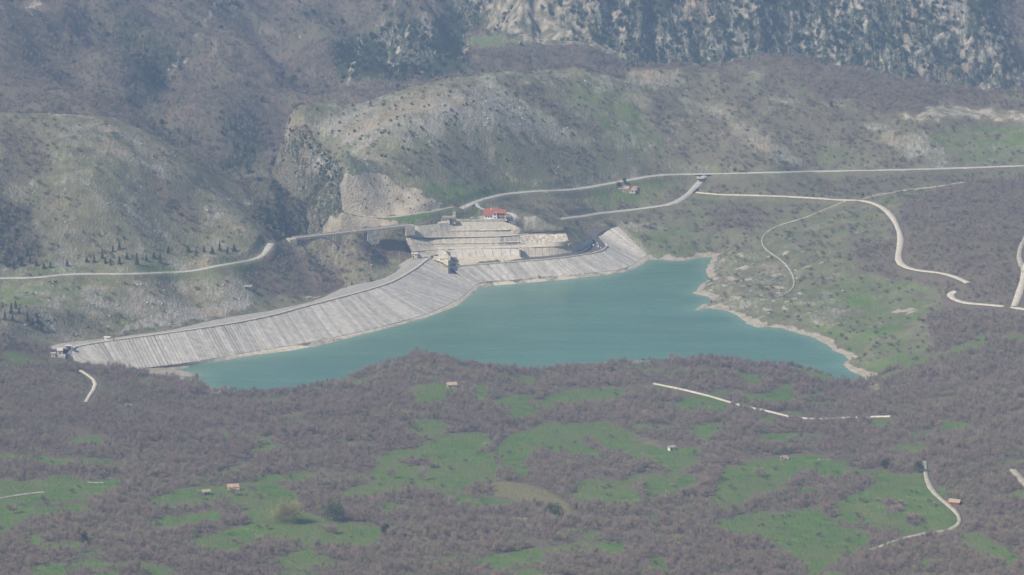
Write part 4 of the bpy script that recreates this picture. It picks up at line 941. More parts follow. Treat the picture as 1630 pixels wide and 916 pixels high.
vb = thing('valve_hut', tuple(P(85, 571, 16)), 'little white valve hut with a flat grey roof left of the gatehouse', 'hut', rz=R(5))
box('wall', (0, 1, 1.6), (3.0, 3, 5.2), 'white_plaster', vb, bevel=.04); box('roof', (-.2, 1.2, 4.4), (4.6, 4.4, .5), 'concrete_grey', vb); window(vb, 0, -.55, 2.6, .9, .8, frame='concrete_grey'); box('step', (0, -1, -.6), (2.4, 1.6, .8), 'concrete', vb)
cnp = thing('canopy', tuple(P(110, 557, 20)), 'open shelter with a thin pale slab roof at the left end of the crest', 'shelter')
box('roof', (-.3, 1, 3.3), (5.4, 3.2, .45), 'white_plaster', cnp, bevel=.04); box('wall', (-.6, 2.0, 1.5), (4.0, .6, 3.2), 'concrete_stain', cnp)
for xx in (-2.6, 2.0): box('post', (xx, -.2, 1.5), (.3, .3, 3.2), 'concrete', cnp)
box('locker', (2.8, .6, .6), (1.4, 1.6, 2.2), 'concrete_stain', cnp)
kk_ = thing('kiosk', tuple(P(169, 542, 20)), 'low white kiosk with a red edge standing on the crest of the left dam', 'kiosk', rz=R(-12))
box('wall', (-.2, 3, .9), (5.4, 3, 2.2), 'white_plaster', kk_, bevel=.05); box('roof', (0, 3, 2.2), (6.0, 3.6, .35), 'white_plaster', kk_, bevel=.04); box('annexe', (3.8, 2.2, .6), (4.4, 2.8, 1.8), 'cut_rock_grey', kk_, bevel=.08)
box('door', (-2.6, 1.45, .9), (.9, .12, 1.7), 'brick_red', kk_); window(kk_, .5, 1.42, 1.2, 1.6, .6, frame='concrete_grey')
# farmhouse between the roads and the barns in the meadows
def on(u, v): return ground([(u, v)], fn=h)[0]
g_ = on(996, 307)
fh = thing('farmhouse', tuple(g_), 'long stone farmhouse with faded orange tiles in the green field between the roads', 'farmhouse', rz=R(-6))
box('wall', (-3, 3, 1.6), (12, 7, 4.6), 'stone_wall', fh); gable('roof', (-3, 3, 3.9), (12.2, 7.2, 0), 2.5, 'terracotta_tile', fh, .4)
box('wall', (6.5, 1.8, 1.0), (6, 5, 3.4), 'pink_plaster', fh); shed('roof', (6.5, 1.8, 2.7), (6.2, 5.4, 0), 0, 1.3, 'terracotta_tile', fh)
for xx in (-7, -4, -1): window(fh, xx, -.5, 2.0, .9, 1.0, frame='stone_wall')
box('door', (1.6, -.54, 1.0), (1.1, .12, 2.0), 'dark_wood', fh); box('chimney', (-6, 4, 6.4), (.8, .8, 1.3), 'stone_wall', fh); window(fh, 6.8, -.72, 1.3, .9, .8, frame='pink_plaster')
g_ = on(1011, 303.5)
o2 = thing('outbuilding', tuple(g_), 'tiny pink outbuilding with an open dark doorway right of the stone farmhouse', 'outbuilding')
box('wall', (0, 1.5, 1.4), (4.4, 3, 3.2), 'pink_plaster', o2); shed('roof', (0, 1.5, 2.9), (4.6, 3.2, 0), 0, .8, 'terracotta_tile', o2); box('doorway', (.3, -.04, 1.1), (1.4, .12, 2.0), 'dark_void', o2)
def barn(u, v, s, rz, rise, wallm, roofm, label, nm='barn', hh=2.6, over=.45, lean=None):
    g_ = on(u, v); b = thing(nm, tuple(g_), label, 'barn', rz=R(rz))
    box('wall', (0, 0, hh / 2 - .4), (s[0], s[1], hh + .8), wallm, b); gable('roof', (0, 0, hh), s + (0,), rise, roofm, b, over)
    box('door', (-s[0] * .2, -s[1] / 2 - .04, hh * .4), (1.0, .1, hh * .75), 'dark_wood', b)
    window(b, s[0] * .25, -s[1] / 2 - .03, hh * .55, .7, .6, frame=wallm)
    if lean:
        box('lean_to', (0, -s[1] / 2 - 1.2, hh * .25 - .2), (s[0] * .9, 2.4, hh * .5 + .4), wallm, b); shed('roof', (0, -s[1] / 2 - 1.2, hh * .5 + .1), (s[0] * .95, 2.6, 0), 0, .7, roofm, b)
    return b
barn(371, 780, (7.0, 5.0), 12, 1.7, 'stone_wall', 'terracotta_tile', 'larger of the two tan-roofed field barns, upper right of its smaller neighbour in the meadow', lean=True)
barn(328, 788, (4.6, 4.0), 25, 1.3, 'stone_wall', 'terracotta_tile', 'smaller of the two tan-roofed field barns, half hidden by bushes')
barn(1520, 804, (6.8, 5.6), -22, 1.5, 'brick_red', 'terracotta_tile', 'stone hut with a broad tan roof beside the curving dirt track')
barn(719, 617, (7.0, 5.5), 10, 1.8, 'stone_wall', 'terracotta_tile', 'old tiled cottage among bare trees in the clearing near the lake', nm='cottage')
barn(1069, 717, (4.5, 3.2), 30, 1.0, 'white_plaster', 'limestone', 'tiny whitewashed shed tucked under the trees at the meadow edge', nm='shed')
def ruin(u, v, label):
    g_ = on(u, v); b = thing('ruin', tuple(g_), label, 'ruin', rz=R(-8))
    box('wall', (-2.6, 0, .9), (.6, 3.6, 2.6), 'limestone', b); box('wall', (2.6, .2, .7), (.6, 3.2, 2.2), 'limestone', b); box('wall', (0, 1.7, 1.1), (5.2, .6, 3.0), 'limestone', b, top=(.8, 1)); box('wall', (-.4, -1.6, .4), (4.4, .6, 1.5), 'brick_red', b, top=(.7, 1)); box('doorway', (1.0, -1.94, .5), (1.0, .1, 1.2), 'dark_void', b)
ruin(1249, 732, 'roofless white stone ruin standing at the top edge of a rounded meadow')
def heap(u, v, s, n, label, mat='limestone', nm='rock_heap', cat='rocks'):
    g_ = on(u, v); parts = []
    for i in range(n):
        r_ = rs.uniform(.5, 1.1) * s[2]; bm = bmesh.new(); bmesh.ops.create_icosphere(bm, subdivisions=1, radius=r_)
        c = Vector((rs.uniform(-1, 1) * s[0], rs.uniform(-1, 1) * s[1], r_ * .3))
        parts.append(([tuple(Vector((v_.co.x * rs.uniform(.8, 1.4), v_.co.y * rs.uniform(.8, 1.3), v_.co.z * .7)) + c) for v_ in bm.verts], [tuple(v_.index for v_ in f.verts) for f in bm.faces])); bm.free()
    V, F = join(parts); return tag(raw(nm, V, F, mat, loc=g_), label, cat)
heap(1310, 732.5, (5.5, .8, .7), 14, 'low line of white rocks along the upper right rim of the rounded meadow')
heap(203, 645, (3.6, 1, .8), 8, 'pale rock outcrop isolated in the left-hand wood below the lake tip')
heap(218, 661, (3.4, .8, .6), 7, 'second flatter pale outcrop just below the one in the left-hand wood')
heap(998, 574, (7, 3, 1.1), 22, 'cream rocks breaking the wooded shore where it juts into the lake')
heap(388, 456, (8, 3, 1.3), 20, 'cream boulders on the grassy bank under the left-hand road')
heap(1148, 506, (1.6, .8, .7), 3, 'upper of two tiny rock islets off the right shore', nm='islet', cat='islet')
heap(1163, 519.2, (2.2, .6, .6), 4, 'lower of two tiny rock islets off the right shore', nm='islet', cat='islet')
heap(1292, 591.5, (1.8, .6, .6), 3, 'rock islet close to the wooded shore in the narrow right arm', nm='islet', cat='islet')
heap(1342, 604, (1.4, .5, .6), 2, 'rock islet near the far right tip of the lake', nm='islet', cat='islet')
heap(498, 474, (6, 3, .7), 26, 'white boulder pile at the bend behind the left dam crest')
for q_ in ((150,770),(160,768.5),(140,769)): pass
heap(152, 769, (6, 1, .8), 16, 'pale rubble bank between the two strips of meadow at the left edge')
heap(836, 826, (9, 2, .7), 18, 'scattered pale stones beside the dark green round tree')
heap(655, 608, (5, 3, .8), 12, 'pale stones along the left rim of the clearing near the lake')
# ------------------------------------------------------------------ bridge
A_ = P(468, 379.5, 45); B_ = P(652, 358.5, 46.8); dv = (B_ - A_); Lb = Vector((dv.x, dv.y, 0)).length; ang = math.atan2(dv.y, dv.x)
br = thing('bridge', tuple(A_), 'concrete arch bridge carrying the road over the gorge', 'bridge', rz=ang)
def bz(t): return dv.z * t
def bpart(name, parts, mat, parent=br): V, F = join(parts); return raw(name, V, F, mat, parent)
def lb(x0, x1, y0, y1, za0, za1, zb0, zb1):     # box between two stations with its own bottom/top heights
    v = [(x0, y0, za0), (x1, y0, zb0), (x1, y1, zb0), (x0, y1, za0), (x0, y0, za1), (x1, y0, zb1), (x1, y1, zb1), (x0, y1, za1)]
    return v, [(3, 2, 1, 0), (4, 5, 6, 7), (0, 1, 5, 4), (1, 2, 6, 5), (2, 3, 7, 6), (3, 0, 4, 7)]
bpart('deck', [lb(0, Lb, -4.2, 4.2, -1.3, -.1, dv.z - 1.3, dv.z - .1)], 'concrete_grey')
bpart('road_surface', [lb(0, Lb + 2, -3.5, 3.5, -.09, .02, dv.z - .09, dv.z + .02)], 'crest_gravel')
for yy_ in (-4.1, 4.1): bpart('parapet', [lb(0, Lb, yy_ - .2, yy_ + .2, -.2, .95, dv.z - .2, dv.z + .95)], 'concrete_grey')
xs0, xs1, zsp, zcr = 5.0, 46.0, -12.5, -1.9
for yy_ in (-3.0, 2.0):
    V, F = [], []
    for i in range(25):
        t = i / 24; x = xs0 + (xs1 - xs0) * t; z_ = zsp + (zcr - zsp) * (1 - (2 * t - 1) ** 2)
        V += [(x, yy_, z_ - .5), (x, yy_, z_ + .5), (x, yy_ + 1.6, z_ + .7), (x, yy_ + 1.6, z_ - .7)]
    for i in range(24):
        for k in range(4): F.append((4 * i + k, 4 * i + (k + 1) % 4, 4 * i + 4 + (k + 1) % 4, 4 * i + 4 + k))
    raw('arch', V, F, 'toe_rock', br)
for x in (5.0, 9.5, 14, 36.5, 39, 41.5, 46.0):
    t = (x - xs0) / (xs1 - xs0); zb = zsp + (zcr - zsp) * (1 - (2 * t - 1) ** 2) if 0 < t < 1 else zsp - 3
    for yy_ in (-2.4, 2.6): bpart('column', [lb(x - .4, x + .4, yy_ - .4, yy_ + .4, zb, -1.3, zb, -1.2)], 'toe_rock')
bpart('footing', [lb(45, 50, -4, 4, -19, -12.5, -19, -12)], 'cut_rock'); bpart('footing', [lb(1, 5.5, -4, 4, -19, -12.5, -19, -12.5)], 'cut_rock')
for x in (58, 66): bpart('column', [lb(x - .6, x + .6, -3, 3, -14, -1.2, -14, -1.1)], 'concrete_grey')
bpart('abutment', [lb(-6, 1.2, -4.3, 4.3, -9, -.12, -9, -.12)], 'concrete_grey'); bpart('abutment', [lb(Lb - 6, Lb + 3, -5, 4.3, -7, dv.z - .12, -7, dv.z - .12)], 'toe_rock')
bpart('abutment', [lb(72, 84, -4.4, 4.2, -12, .35, -12, .6)], 'cut_rock')
# ------------------------------------------------------------------ poles, car
def pole(u, v, ht, label, arms=True, grp='poles along the upper road'):
    p = on(u, v); t = thing('utility_pole', tuple(p), label, 'pole', group=grp)
    V, F = tubed((0, 0, -1), (0, 0, ht), .28, .2, 6); raw('shaft', V, F, 'steel', t)
    if arms: box('crossarm', (0, 0, ht - .6), (2.6, .2, .2), 'steel', t)
    else: box('lamp', (.7, 0, ht), (1.5, .35, .2), 'steel', t)
    for sx in ((-1.1, 0, 1.1) if arms else ()): box('insulator', (sx, 0, ht - .3), (.16, .16, .4), 'dark_void', t)
pole(740, 346, 12, 'tallest dark pole on the lawn left of the red-roofed house'); pole(734, 340, 7.5, 'shorter pole by the road just left of the tallest one'); pole(721, 344, 6, 'short pole beside the control building tower')
pole(771, 321, 6, 'pole above the road fork behind the lawn'); pole(765, 332, 5, 'lamp post at the fork of the driveway', False); pole(757.5, 347, 5.5, 'lamp post in the middle of the lawn wall', False)
pole(778, 338, 6, 'mast rising directly behind the red roofs', False); pole(1122, 292, 9, 'lone pole in front of the triangular road junction')
p = on(752.5, 348.5)
car = thing('parked_car', (p.x, p.y, p.z + .15), 'small white car parked on the lawn left of the red-roofed house', 'car', rz=R(10))
def carbody():
    prof = [(-2.0, .35), (-2.05, .8), (-1.5, .95), (-1.1, 1.45), (.6, 1.48), (1.15, .98), (1.95, .85), (2.05, .4)]
    V = [(x, s_ * (.85 if z_ > 1.2 else .95), z_) for s_ in (-1, 1) for x, z_ in prof]; n = len(prof)
    F = [tuple(range(n - 1, -1, -1)), tuple(range(n, 2 * n))] + [(i, (i + 1) % n, n + (i + 1) % n, n + i) for i in range(n)]
    return raw('body', V, F, 'car_white', car)
carbody(); raw('window', [(-1.0, -.97, 1.0), (.95, -.97, 1.0), (.5, -.9, 1.38), (-.85, -.9, 1.38)], [(0, 1, 2, 3)], 'window_glass', car)
for x in (-1.3, 1.3):
    for y in (-.85, .85): V, F = tubed((x, y - .1, .33), (x, y + .1, .33), .33, .33, 10); raw('wheel', V, F, 'tyre_rubber', car)
# ------------------------------------------------------------------ plants
def twig_tree(seed, ht=7.0, spread=2.6, ntw=260, tw=.075, stem=True, lean=0, base_fr=.28, tl=1.0, low=.6):
    """returns (trunk verts/faces, crown verts/faces): forked limbs and many slim upward twigs"""
    r_ = random.Random(seed); T = []; K = []
    top = Vector((r_.uniform(-.3, .3) + lean, r_.uniform(-.3, .3), ht * .55))
    T.append(tubed((0, 0, -.6), top * .5, .16, .12, 5)); T.append(tubed(top * .5, top, .12, .07, 4))
    tips = []
    for i in range(7):
        a = i * 2.4 + r_.uniform(-.4, .4); s0 = top * r_.uniform(.45, .95)
        e = Vector((math.cos(a) * spread * r_.uniform(.45, .8), math.sin(a) * spread * r_.uniform(.45, .8), ht * r_.uniform(low, .88)))
        T.append(tubed(s0, e, .06, .03, 3)); tips += [e, s0.lerp(e, .6), s0.lerp(e, .8)]
    tips += [top, top + Vector((0, 0, ht * .25))]
    V, F = [], []
    for i in range(ntw):
        c = r_.choice(tips); p = c + Vector((r_.gauss(0, spread * .3), r_.gauss(0, spread * .3), r_.gauss(-.15, ht * .12)))
        p.z = max(p.z, ht * base_fr * r_.uniform(.6, 1))
        out = Vector((p.x, p.y, 0)) * .3 + Vector((r_.uniform(-.5, .5), r_.uniform(-.5, .5), r_.uniform(.5, 1.2)))
        d = out.normalized() * tl * r_.uniform(.6, 1.25); sd = d.cross(Vector((r_.uniform(-1, 1), r_.uniform(-1, 1), r_.uniform(-.3, .3)))).normalized() * tw * r_.uniform(.6, 1.3)
        n = len(V); V += [p - sd, p + sd, p + d]; F.append((n, n + 1, n + 2))
    return join(T), (V, F)
def leaf_crown(seed, ht, spread, n, size, zlo=.15, shape='round'):
    r_ = random.Random(seed); V, F = [], []
    lumps = [(Vector((r_.uniform(-.6, .6) * spread, r_.uniform(-.6, .6) * spread, ht * r_.uniform(zlo + .2, .8))), r_.uniform(.3, .55) * spread) for _ in range(12)]
    for i in range(n):
        if shape == 'cone':
            z_ = ht * (zlo + (1 - zlo) * r_.random() ** 1.3); rr = spread * (1.02 - z_ / ht) * (.55 + .5 * r_.random()); a = r_.uniform(0, 6.283)
            p = Vector((math.cos(a) * rr, math.sin(a) * rr, z_)); nd = Vector((math.cos(a), math.sin(a), .2 - .5 * r_.random()))
        else:
            c, q_ = r_.choice(lumps); nd = Vector((r_.gauss(0, 1), r_.gauss(0, 1), r_.gauss(.25, 1))).normalized(); p = c + nd * q_ * r_.uniform(.7, 1.05); p.z = max(p.z, .25)
        nd = (nd + Vector((r_.gauss(0, .5), r_.gauss(0, .5), r_.gauss(0, .5)))).normalized()
        a_ = nd.orthogonal().normalized() * size * r_.uniform(.6, 1.3); b_ = nd.cross(a_).normalized() * size * r_.uniform(.5, 1)
        k = len(V); V += [p - a_ - b_ * .3, p + a_ * .3 - b_, p + a_ + b_ * .3, p - a_ * .3 + b_]; F.append((k, k + 1, k + 2, k + 3))
    return V, F
def mesh_of(name, vf, mats, idx=None):
    me = bpy.data.meshes.new(name); me.from_pydata([tuple(v) for v in vf[0]], [], vf[1])
    for m in mats: me.materials.append(MATS[m])
    if idx is not None: me.polygons.foreach_set('material_index', idx)
    me.update(); return me
def combo(name, parts, mats):
    V, F = join(parts); idx = sum([[i] * len(p[1]) for i, p in enumerate(parts)], [])
    return mesh_of(name, (V, F), mats, idx)
PROTO = {}
tw_ = [twig_tree(10 + i, ht=(6.0, 7.4, 4.6, 6.6, 8.2)[i], spread=(1.9, 1.6, 2.3, 1.3, 2.1)[i]) for i in range(5)]
PROTO['bare'] = [combo('bare_tree', [t, c], ['bark', 'winter_twigs']) for t, c in tw_]
bu_ = [twig_tree(30 + i, ht=(2.6, 3.2, 2.2)[i], spread=(1.8, 2.0, 2.2)[i], ntw=90, tw=.15, base_fr=.1, tl=.9) for i in range(3)]
PROTO['bush'] = [combo('bush', [t, c], ['bark', 'scrub_twigs']) for t, c in bu_]
PROTO['juniper'] = [combo('juniper', [tubed((0, 0, -.4), (0, 0, .8), .15, .1, 4), leaf_crown(50 + i, 2.6, 1.6, 110, .32, 0)], ['bark', 'juniper_green']) for i in range(3)]
PROTO['oak'] = [combo('holm_oak', [tubed((0, 0, -.4), (0, 0, 2), .2, .12, 4), leaf_crown(60 + i, 6, 3.0, 170, .5, 0)], ['bark', 'evergreen_needles']) for i in range(3)]
def rockmesh(seed):
    r_ = random.Random(seed); bm = bmesh.new(); bmesh.ops.create_icosphere(bm, subdivisions=1, radius=1)
    for v in bm.verts: v.co = Vector((v.co.x * 1.5, v.co.y, v.co.z * .8)) * r_.uniform(.7, 1.25)
    me = bpy.data.meshes.new('rock'); bm.to_mesh(me); bm.free(); me.materials.append(MATS['limestone']); return me
PROTO['rock'] = [rockmesh(70 + i) for i in range(4)]
# ---- where plants may grow: cells of the terrain grid
CX = (X[:-1, :-1] + X[1:, 1:]) * .5; CY = (Y[:-1, :-1] + Y[1:, 1:]) * .5
area_c = np.abs((X[1:, :-1] - X[:-1, :-1]) * (Y[:-1, 1:] - Y[:-1, :-1])) * np.clip(np.sqrt(1 + slope[:-1, :-1] ** 2), 1, 2.6)
E = (Z - HC) / Y; rmx = np.maximum.accumulate(E, 1); seen = (E > rmx - .0045)[:-1, :-1]
inview = (np.abs(S[:-1]) < .162)[:, None] & (CY > 1830) & (CY < 4690)
U2, V2 = PU[:-1, :-1], PV[:-1, :-1]
inview &= (V2 > -60) & (V2 < 960)
clear = np.ones(CX.shape, bool)
for xy, zs, wd in ROADS:
    bx, by = xy[:, 0], xy[:, 1]
    m = (CX > bx.min() - 12) & (CX < bx.max() + 12) & (CY > by.min() - 12) & (CY < by.max() + 12)
    if m.any(): d = seg_dist(CX[m], CY[m], xy); clear[m] &= ~((d < wd * .5 + 1.2) | ((CY[m] < 0)))
    # keep the view line to the track open: nothing tall right in front
    if m.any():
        for oy in ((7,) if wd < 4.4 else (7, 14, 21)):
            d2 = seg_dist(CX[m], CY[m] + oy, xy); clear[m] &= d2 > wd * .5 + 3.5
def block(poly, grow=2.0):
    xs = [p[0] for p in poly]; ys = [p[1] for p in poly]
    m = (CX > min(xs) - 9) & (CX < max(xs) + 9) & (CY > min(ys) - 9) & (CY < max(ys) + 9)
    if m.any(): clear[m] &= sdist(CX[m], CY[m], poly) < -grow
for pl in (footL, footR, CUT, YARD): block(pl)
block(LAKE, 5)
block([(p.x, p.y) for p in off_back(cL[:iL + 1], 2)] + [(p.x, p.y) for p in reversed(off_back(cL[:iL + 1], 32))], 0)
block([(p.x + a, p.y + b_) for p, a, b_ in ((A_, -4, -7), (B_, 0, -7), (B_, 0, 8), (A_, -4, 8))], 0)
block([(hp.x - 14, hp.y - 6), (hp.x + 22, hp.y - 6), (hp.x + 22, hp.y + 14), (hp.x - 14, hp.y + 14)], 0)
block([(p.x, p.y) for p in (P(915, 368, 19), P(985, 359, 20), P(965, 395, 15), P(915, 404, 15))], 0)
for u, v in ((371,780),(328,788),(1520,804),(719,617),(1069,717),(1249,732),(996,307),(1011,303.5),(1310,732),(98,570),(85,571),(998,574),(203,645),(660,410)):
    g_ = on(u, v); clear &= ~(((CX - g_.x) / 6.5) ** 2 + ((CY - g_.y + 5) / 12) ** 2 < 1)
clear &= ~((U2 > 235) & (U2 < 345) & (V2 > 576) & (V2 < 604))
clear &= ~((U2 > 212) & (U2 < 352) & (V2 > 574) & (V2 < 622 ) & (U2 + 2 * V2 > 1400) & (ch['D'][:-1, :-1] > .3))
cM, cW, cL_, cD, cE = [ch[k][:-1, :-1] for k in 'MWLDE']
clump = fbm(CX, CY, 26, 3, 12.0); clump2 = fbm(CX, CY, 9, 2, 13.0); rag = .35 * clump2 + .25 * clump
open_ = np.stack([np.interp(Y[i, :-1] + 15, Y[i, :-1], cM[i]) for i in range(cM.shape[0])]) > .8
def scatter(dens, jit=1.0):
    lam = dens * area_c * inview * seen * clear
    cnt = rng.poisson(np.clip(lam, 0, 50)); ii, jj = np.nonzero(cnt); ii = np.repeat(ii, cnt[ii, jj]); jj = np.repeat(jj, cnt[np.nonzero(cnt)])
    a, b = rng.random(len(ii)), rng.random(len(ii))
    def bl(Q): return Q[ii, jj] * (1 - a) * (1 - b) + Q[ii + 1, jj] * a * (1 - b) + Q[ii, jj + 1] * (1 - a) * b + Q[ii + 1, jj + 1] * a * b
    y = bl(Y); s = S[ii] * (1 - a) + S[ii + 1] * a
    return np.stack([s * y, y, bl(Z)], 1), ii, jj
def gn_scatter(name, pts, protos, scales, kind='stuff', zs=None):
    """one object: points carrying a rotation, a size and a variant, instanced by geometry nodes"""
    objs = []
    for k, pm in enumerate(protos):
        sel = rng.integers(0, len(protos), len(pts)) == k if k == -1 else (np.arange(len(pts)) % len(protos) == k)
        q_ = pts[sel]
        if not len(q_): continue
        me = bpy.data.meshes.new(name); me.vertices.add(len(q_)); me.vertices.foreach_set('co', q_.astype(np.float32).ravel())
        a = me.attributes.new('size', 'FLOAT', 'POINT'); a.data.foreach_set('value', scales[sel].astype(np.float32))
        a = me.attributes.new('turn', 'FLOAT', 'POINT'); a.data.foreach_set('value', (rng.random(len(q_)) * 6.283).astype(np.float32))
        src = bpy.data.objects.new(name + '_plant', pm)      # never linked: only the instances show
        o = bpy.data.objects.new(name, me); COL.objects.link(o)
        ng = bpy.data.node_groups.new(name, 'GeometryNodeTree'); ng.interface.new_socket('Geometry', in_out='INPUT', socket_type='NodeSocketGeometry'); ng.interface.new_socket('Geometry', in_out='OUTPUT', socket_type='NodeSocketGeometry')
        N, L = ng.nodes, ng.links; gi = N.new('NodeGroupInput'); go = N.new('NodeGroupOutput')
        oi = N.new('GeometryNodeObjectInfo'); oi.inputs['Object'].default_value = src; oi.inputs['As Instance'].default_value = True
        ip = N.new('GeometryNodeInstanceOnPoints'); sz = N.new('GeometryNodeInputNamedAttribute'); sz.data_type = 'FLOAT'; sz.inputs['Name'].default_value = 'size'
        tn = N.new('GeometryNodeInputNamedAttribute'); tn.data_type = 'FLOAT'; tn.inputs['Name'].default_value = 'turn'
        cb_ = N.new('ShaderNodeCombineXYZ'); L.new(tn.outputs['Attribute'], cb_.inputs['Z'])
        L.new(gi.outputs[0], ip.inputs['Points']); L.new(oi.outputs['Geometry'], ip.inputs['Instance']); L.new(cb_.outputs[0], ip.inputs['Rotation']); L.new(sz.outputs['Attribute'], ip.inputs['Scale']); L.new(ip.outputs[0], go.inputs[0])
        md = o.modifiers.new('scatter', 'NODES'); md.node_group = ng
        tag(o, kind='stuff'); objs.append(o)
    return objs
def thin(xy, r_):                     # drop points closer than r_
    key = {}; keep = []
    for i, (x, y) in enumerate(xy):
        k = (int(x // r_), int(y // r_))
        if k in key: continue
        key[k] = 1; keep.append(i)
    return np.array(keep, int)
# --- the woods
dW = np.clip((cW + rag - .42) * 4, 0, 1) * (1 - np.clip(cD * 3, 0, 1))
near = CY < 2760
dens = np.where(near, .105 * np.where(open_, .12, 1), np.where(CY < 3560, .052, .036)) * dW * np.clip(1 + 1.1 * fbm(CX, CY, 55, 2, 51.0), .35, 1.4)
dens = dens * np.clip(1 - cL_ * 1.1, .1, 1) * (1 - .8 * np.clip(cE, 0, 1)) * np.clip(1 + .5 * clump, .5, 1.5)
pw, iw, jw = scatter(dens)
sc = (.38 + .50 * rng.random(len(pw)) + .22 * rng.random(len(pw)) ** 6) * (1 + .18 * noise(pw[:, 0] / 30, pw[:, 1] / 30)); far_ = pw[:, 1] > 3560; sc[far_] *= 1.05; mid_ = (pw[:, 1] > 2760) & ~far_; sc[mid_] *= .85
edge_ = cM[iw, jw] > .25; sc[edge_] *= .75
up, vp = pix(pw[:, 0], pw[:, 1], pw[:, 2])
inframe = (up > 4) & (up < 1626) & (vp < 912)
order = np.argsort(np.where(inframe, pw[:, 1] / sc, 1e9)); pick = order[:300]
rest = np.ones(len(pw), bool); rest[pick] = False
fgm = rest & (pw[:, 1] < 2760); midm = rest & (pw[:, 1] >= 2760) & (pw[:, 1] < 3560); farm_ = rest & (pw[:, 1] >= 3560)
gn_scatter('bare_woods', pw[fgm], PROTO['bare'], sc[fgm]); gn_scatter('hillside_woods', pw[midm], PROTO['bare'], sc[midm]); gn_scatter('mountain_woods', pw[farm_], PROTO['bare'], sc[farm_])
# the nearest trees of the wood: each a thing with trunk and crown
tm_ = [mesh_of('trunk', t, ['bark']) for t, c in tw_]; cm_ = [mesh_of('crown', c, ['winter_twigs']) for t, c in tw_]
def plant(name, loc, parts, label, cat, scale=1.0, rz=0, group=None):
    r_ = bpy.data.objects.new(name, None); COL.objects.link(r_); r_.location = loc; r_.scale = (scale,) * 3; r_.rotation_euler.z = rz; tag(r_, label, cat, group)
    for pn, me in parts:
        c = bpy.data.objects.new(pn, me); COL.objects.link(c); c.parent = r_
    return r_
for i, k in enumerate(pick):
    q_ = i % 5; zx = ['at the far left corner', 'below the left strip meadow', 'below the left field barns', 'below the pale budding tree', 'right of the left meadow', 'below the yellowish field', 'around the small lower clearings', 'left of the big lower right meadow', 'below the big lower right meadow', 'below the curving dirt track', 'beside the lower right grass strip', 'at the far right corner'][min(11, int(up[k] / 136))]; szw = 'small' if sc[k] < .62 else ('medium-sized' if sc[k] < .8 else 'tall')
    plant('bare_tree', pw[k], [('trunk', tm_[q_]), ('crown', cm_[q_])], '%s leafless tree in the nearest wood %s' % (szw, zx), 'tree', float(sc[k]), rng.random() * 6.28, '%s bare trees of the nearest wood %s' % (szw, zx))
# --- scrub, holm oaks on the cliffs, outcrops
ds = .017 * np.clip(.5 + rag * 1.6, 0, 1.3) * (CY > 2690) * (CY < 3600) * (1 - np.clip(cD * 2, 0, 1)) * np.clip(1.15 - cM, .12, 1) * np.clip(1.2 - cL_ * 1.3, .06, 1)
ds = ds + .004 * np.clip((cM - .5) * 3, 0, 1) * near * np.clip(clump2 * 3, 0, 1)
pb, ib_, jb = scatter(ds); gn_scatter('scrub_bushes', pb, PROTO['bush'], rng.uniform(.5, 1.3, len(pb)))
de = .010 * np.where(CY < 3600, 3.0, 1) * np.clip((cE + rag - .35) * 3, 0, 1) * (CY > 2700)
pe, ie, je = scatter(de); gn_scatter('holm_oak_scrub', pe, PROTO['oak'], rng.uniform(.5, 1.1, len(pe)) * np.where(pe[:, 1] > 3500, 1.15, .6))
dr = .020 * np.clip((cL_ + .7 * rag - .45) * 3, 0, 1) * (CY < 3700) * (CY > 2600)
pr_, ir, jr_ = scatter(dr); gn_scatter('limestone_outcrops', pr_, PROTO['rock'], rng.uniform(.25, 1.0, len(pr_)) ** 1.6 * 1.25)
print('woods', len(pw), 'scrub', len(pb), 'oak', len(pe), 'rock', len(pr_))
# --- countable shrubs and trees
jm = [mesh_of('juniper_bush', (PROTO['juniper'][i].vertices and [tuple(v.co) for v in PROTO['juniper'][i].vertices], [tuple(p.vertices) for p in PROTO['juniper'][i].polygons]), ['juniper_green']) for i in range(3)]
def single(name, me, u, v, s_, label, cat, group=None):
    o = bpy.data.objects.new(name, me); COL.objects.link(o); o.location = on_pts.pop(0) if on_pts else on(u, v); o.scale = (s_,) * 3; o.rotation_euler.z = rs.uniform(0, 6.28); return tag(o, label, cat, group)
on_pts = []
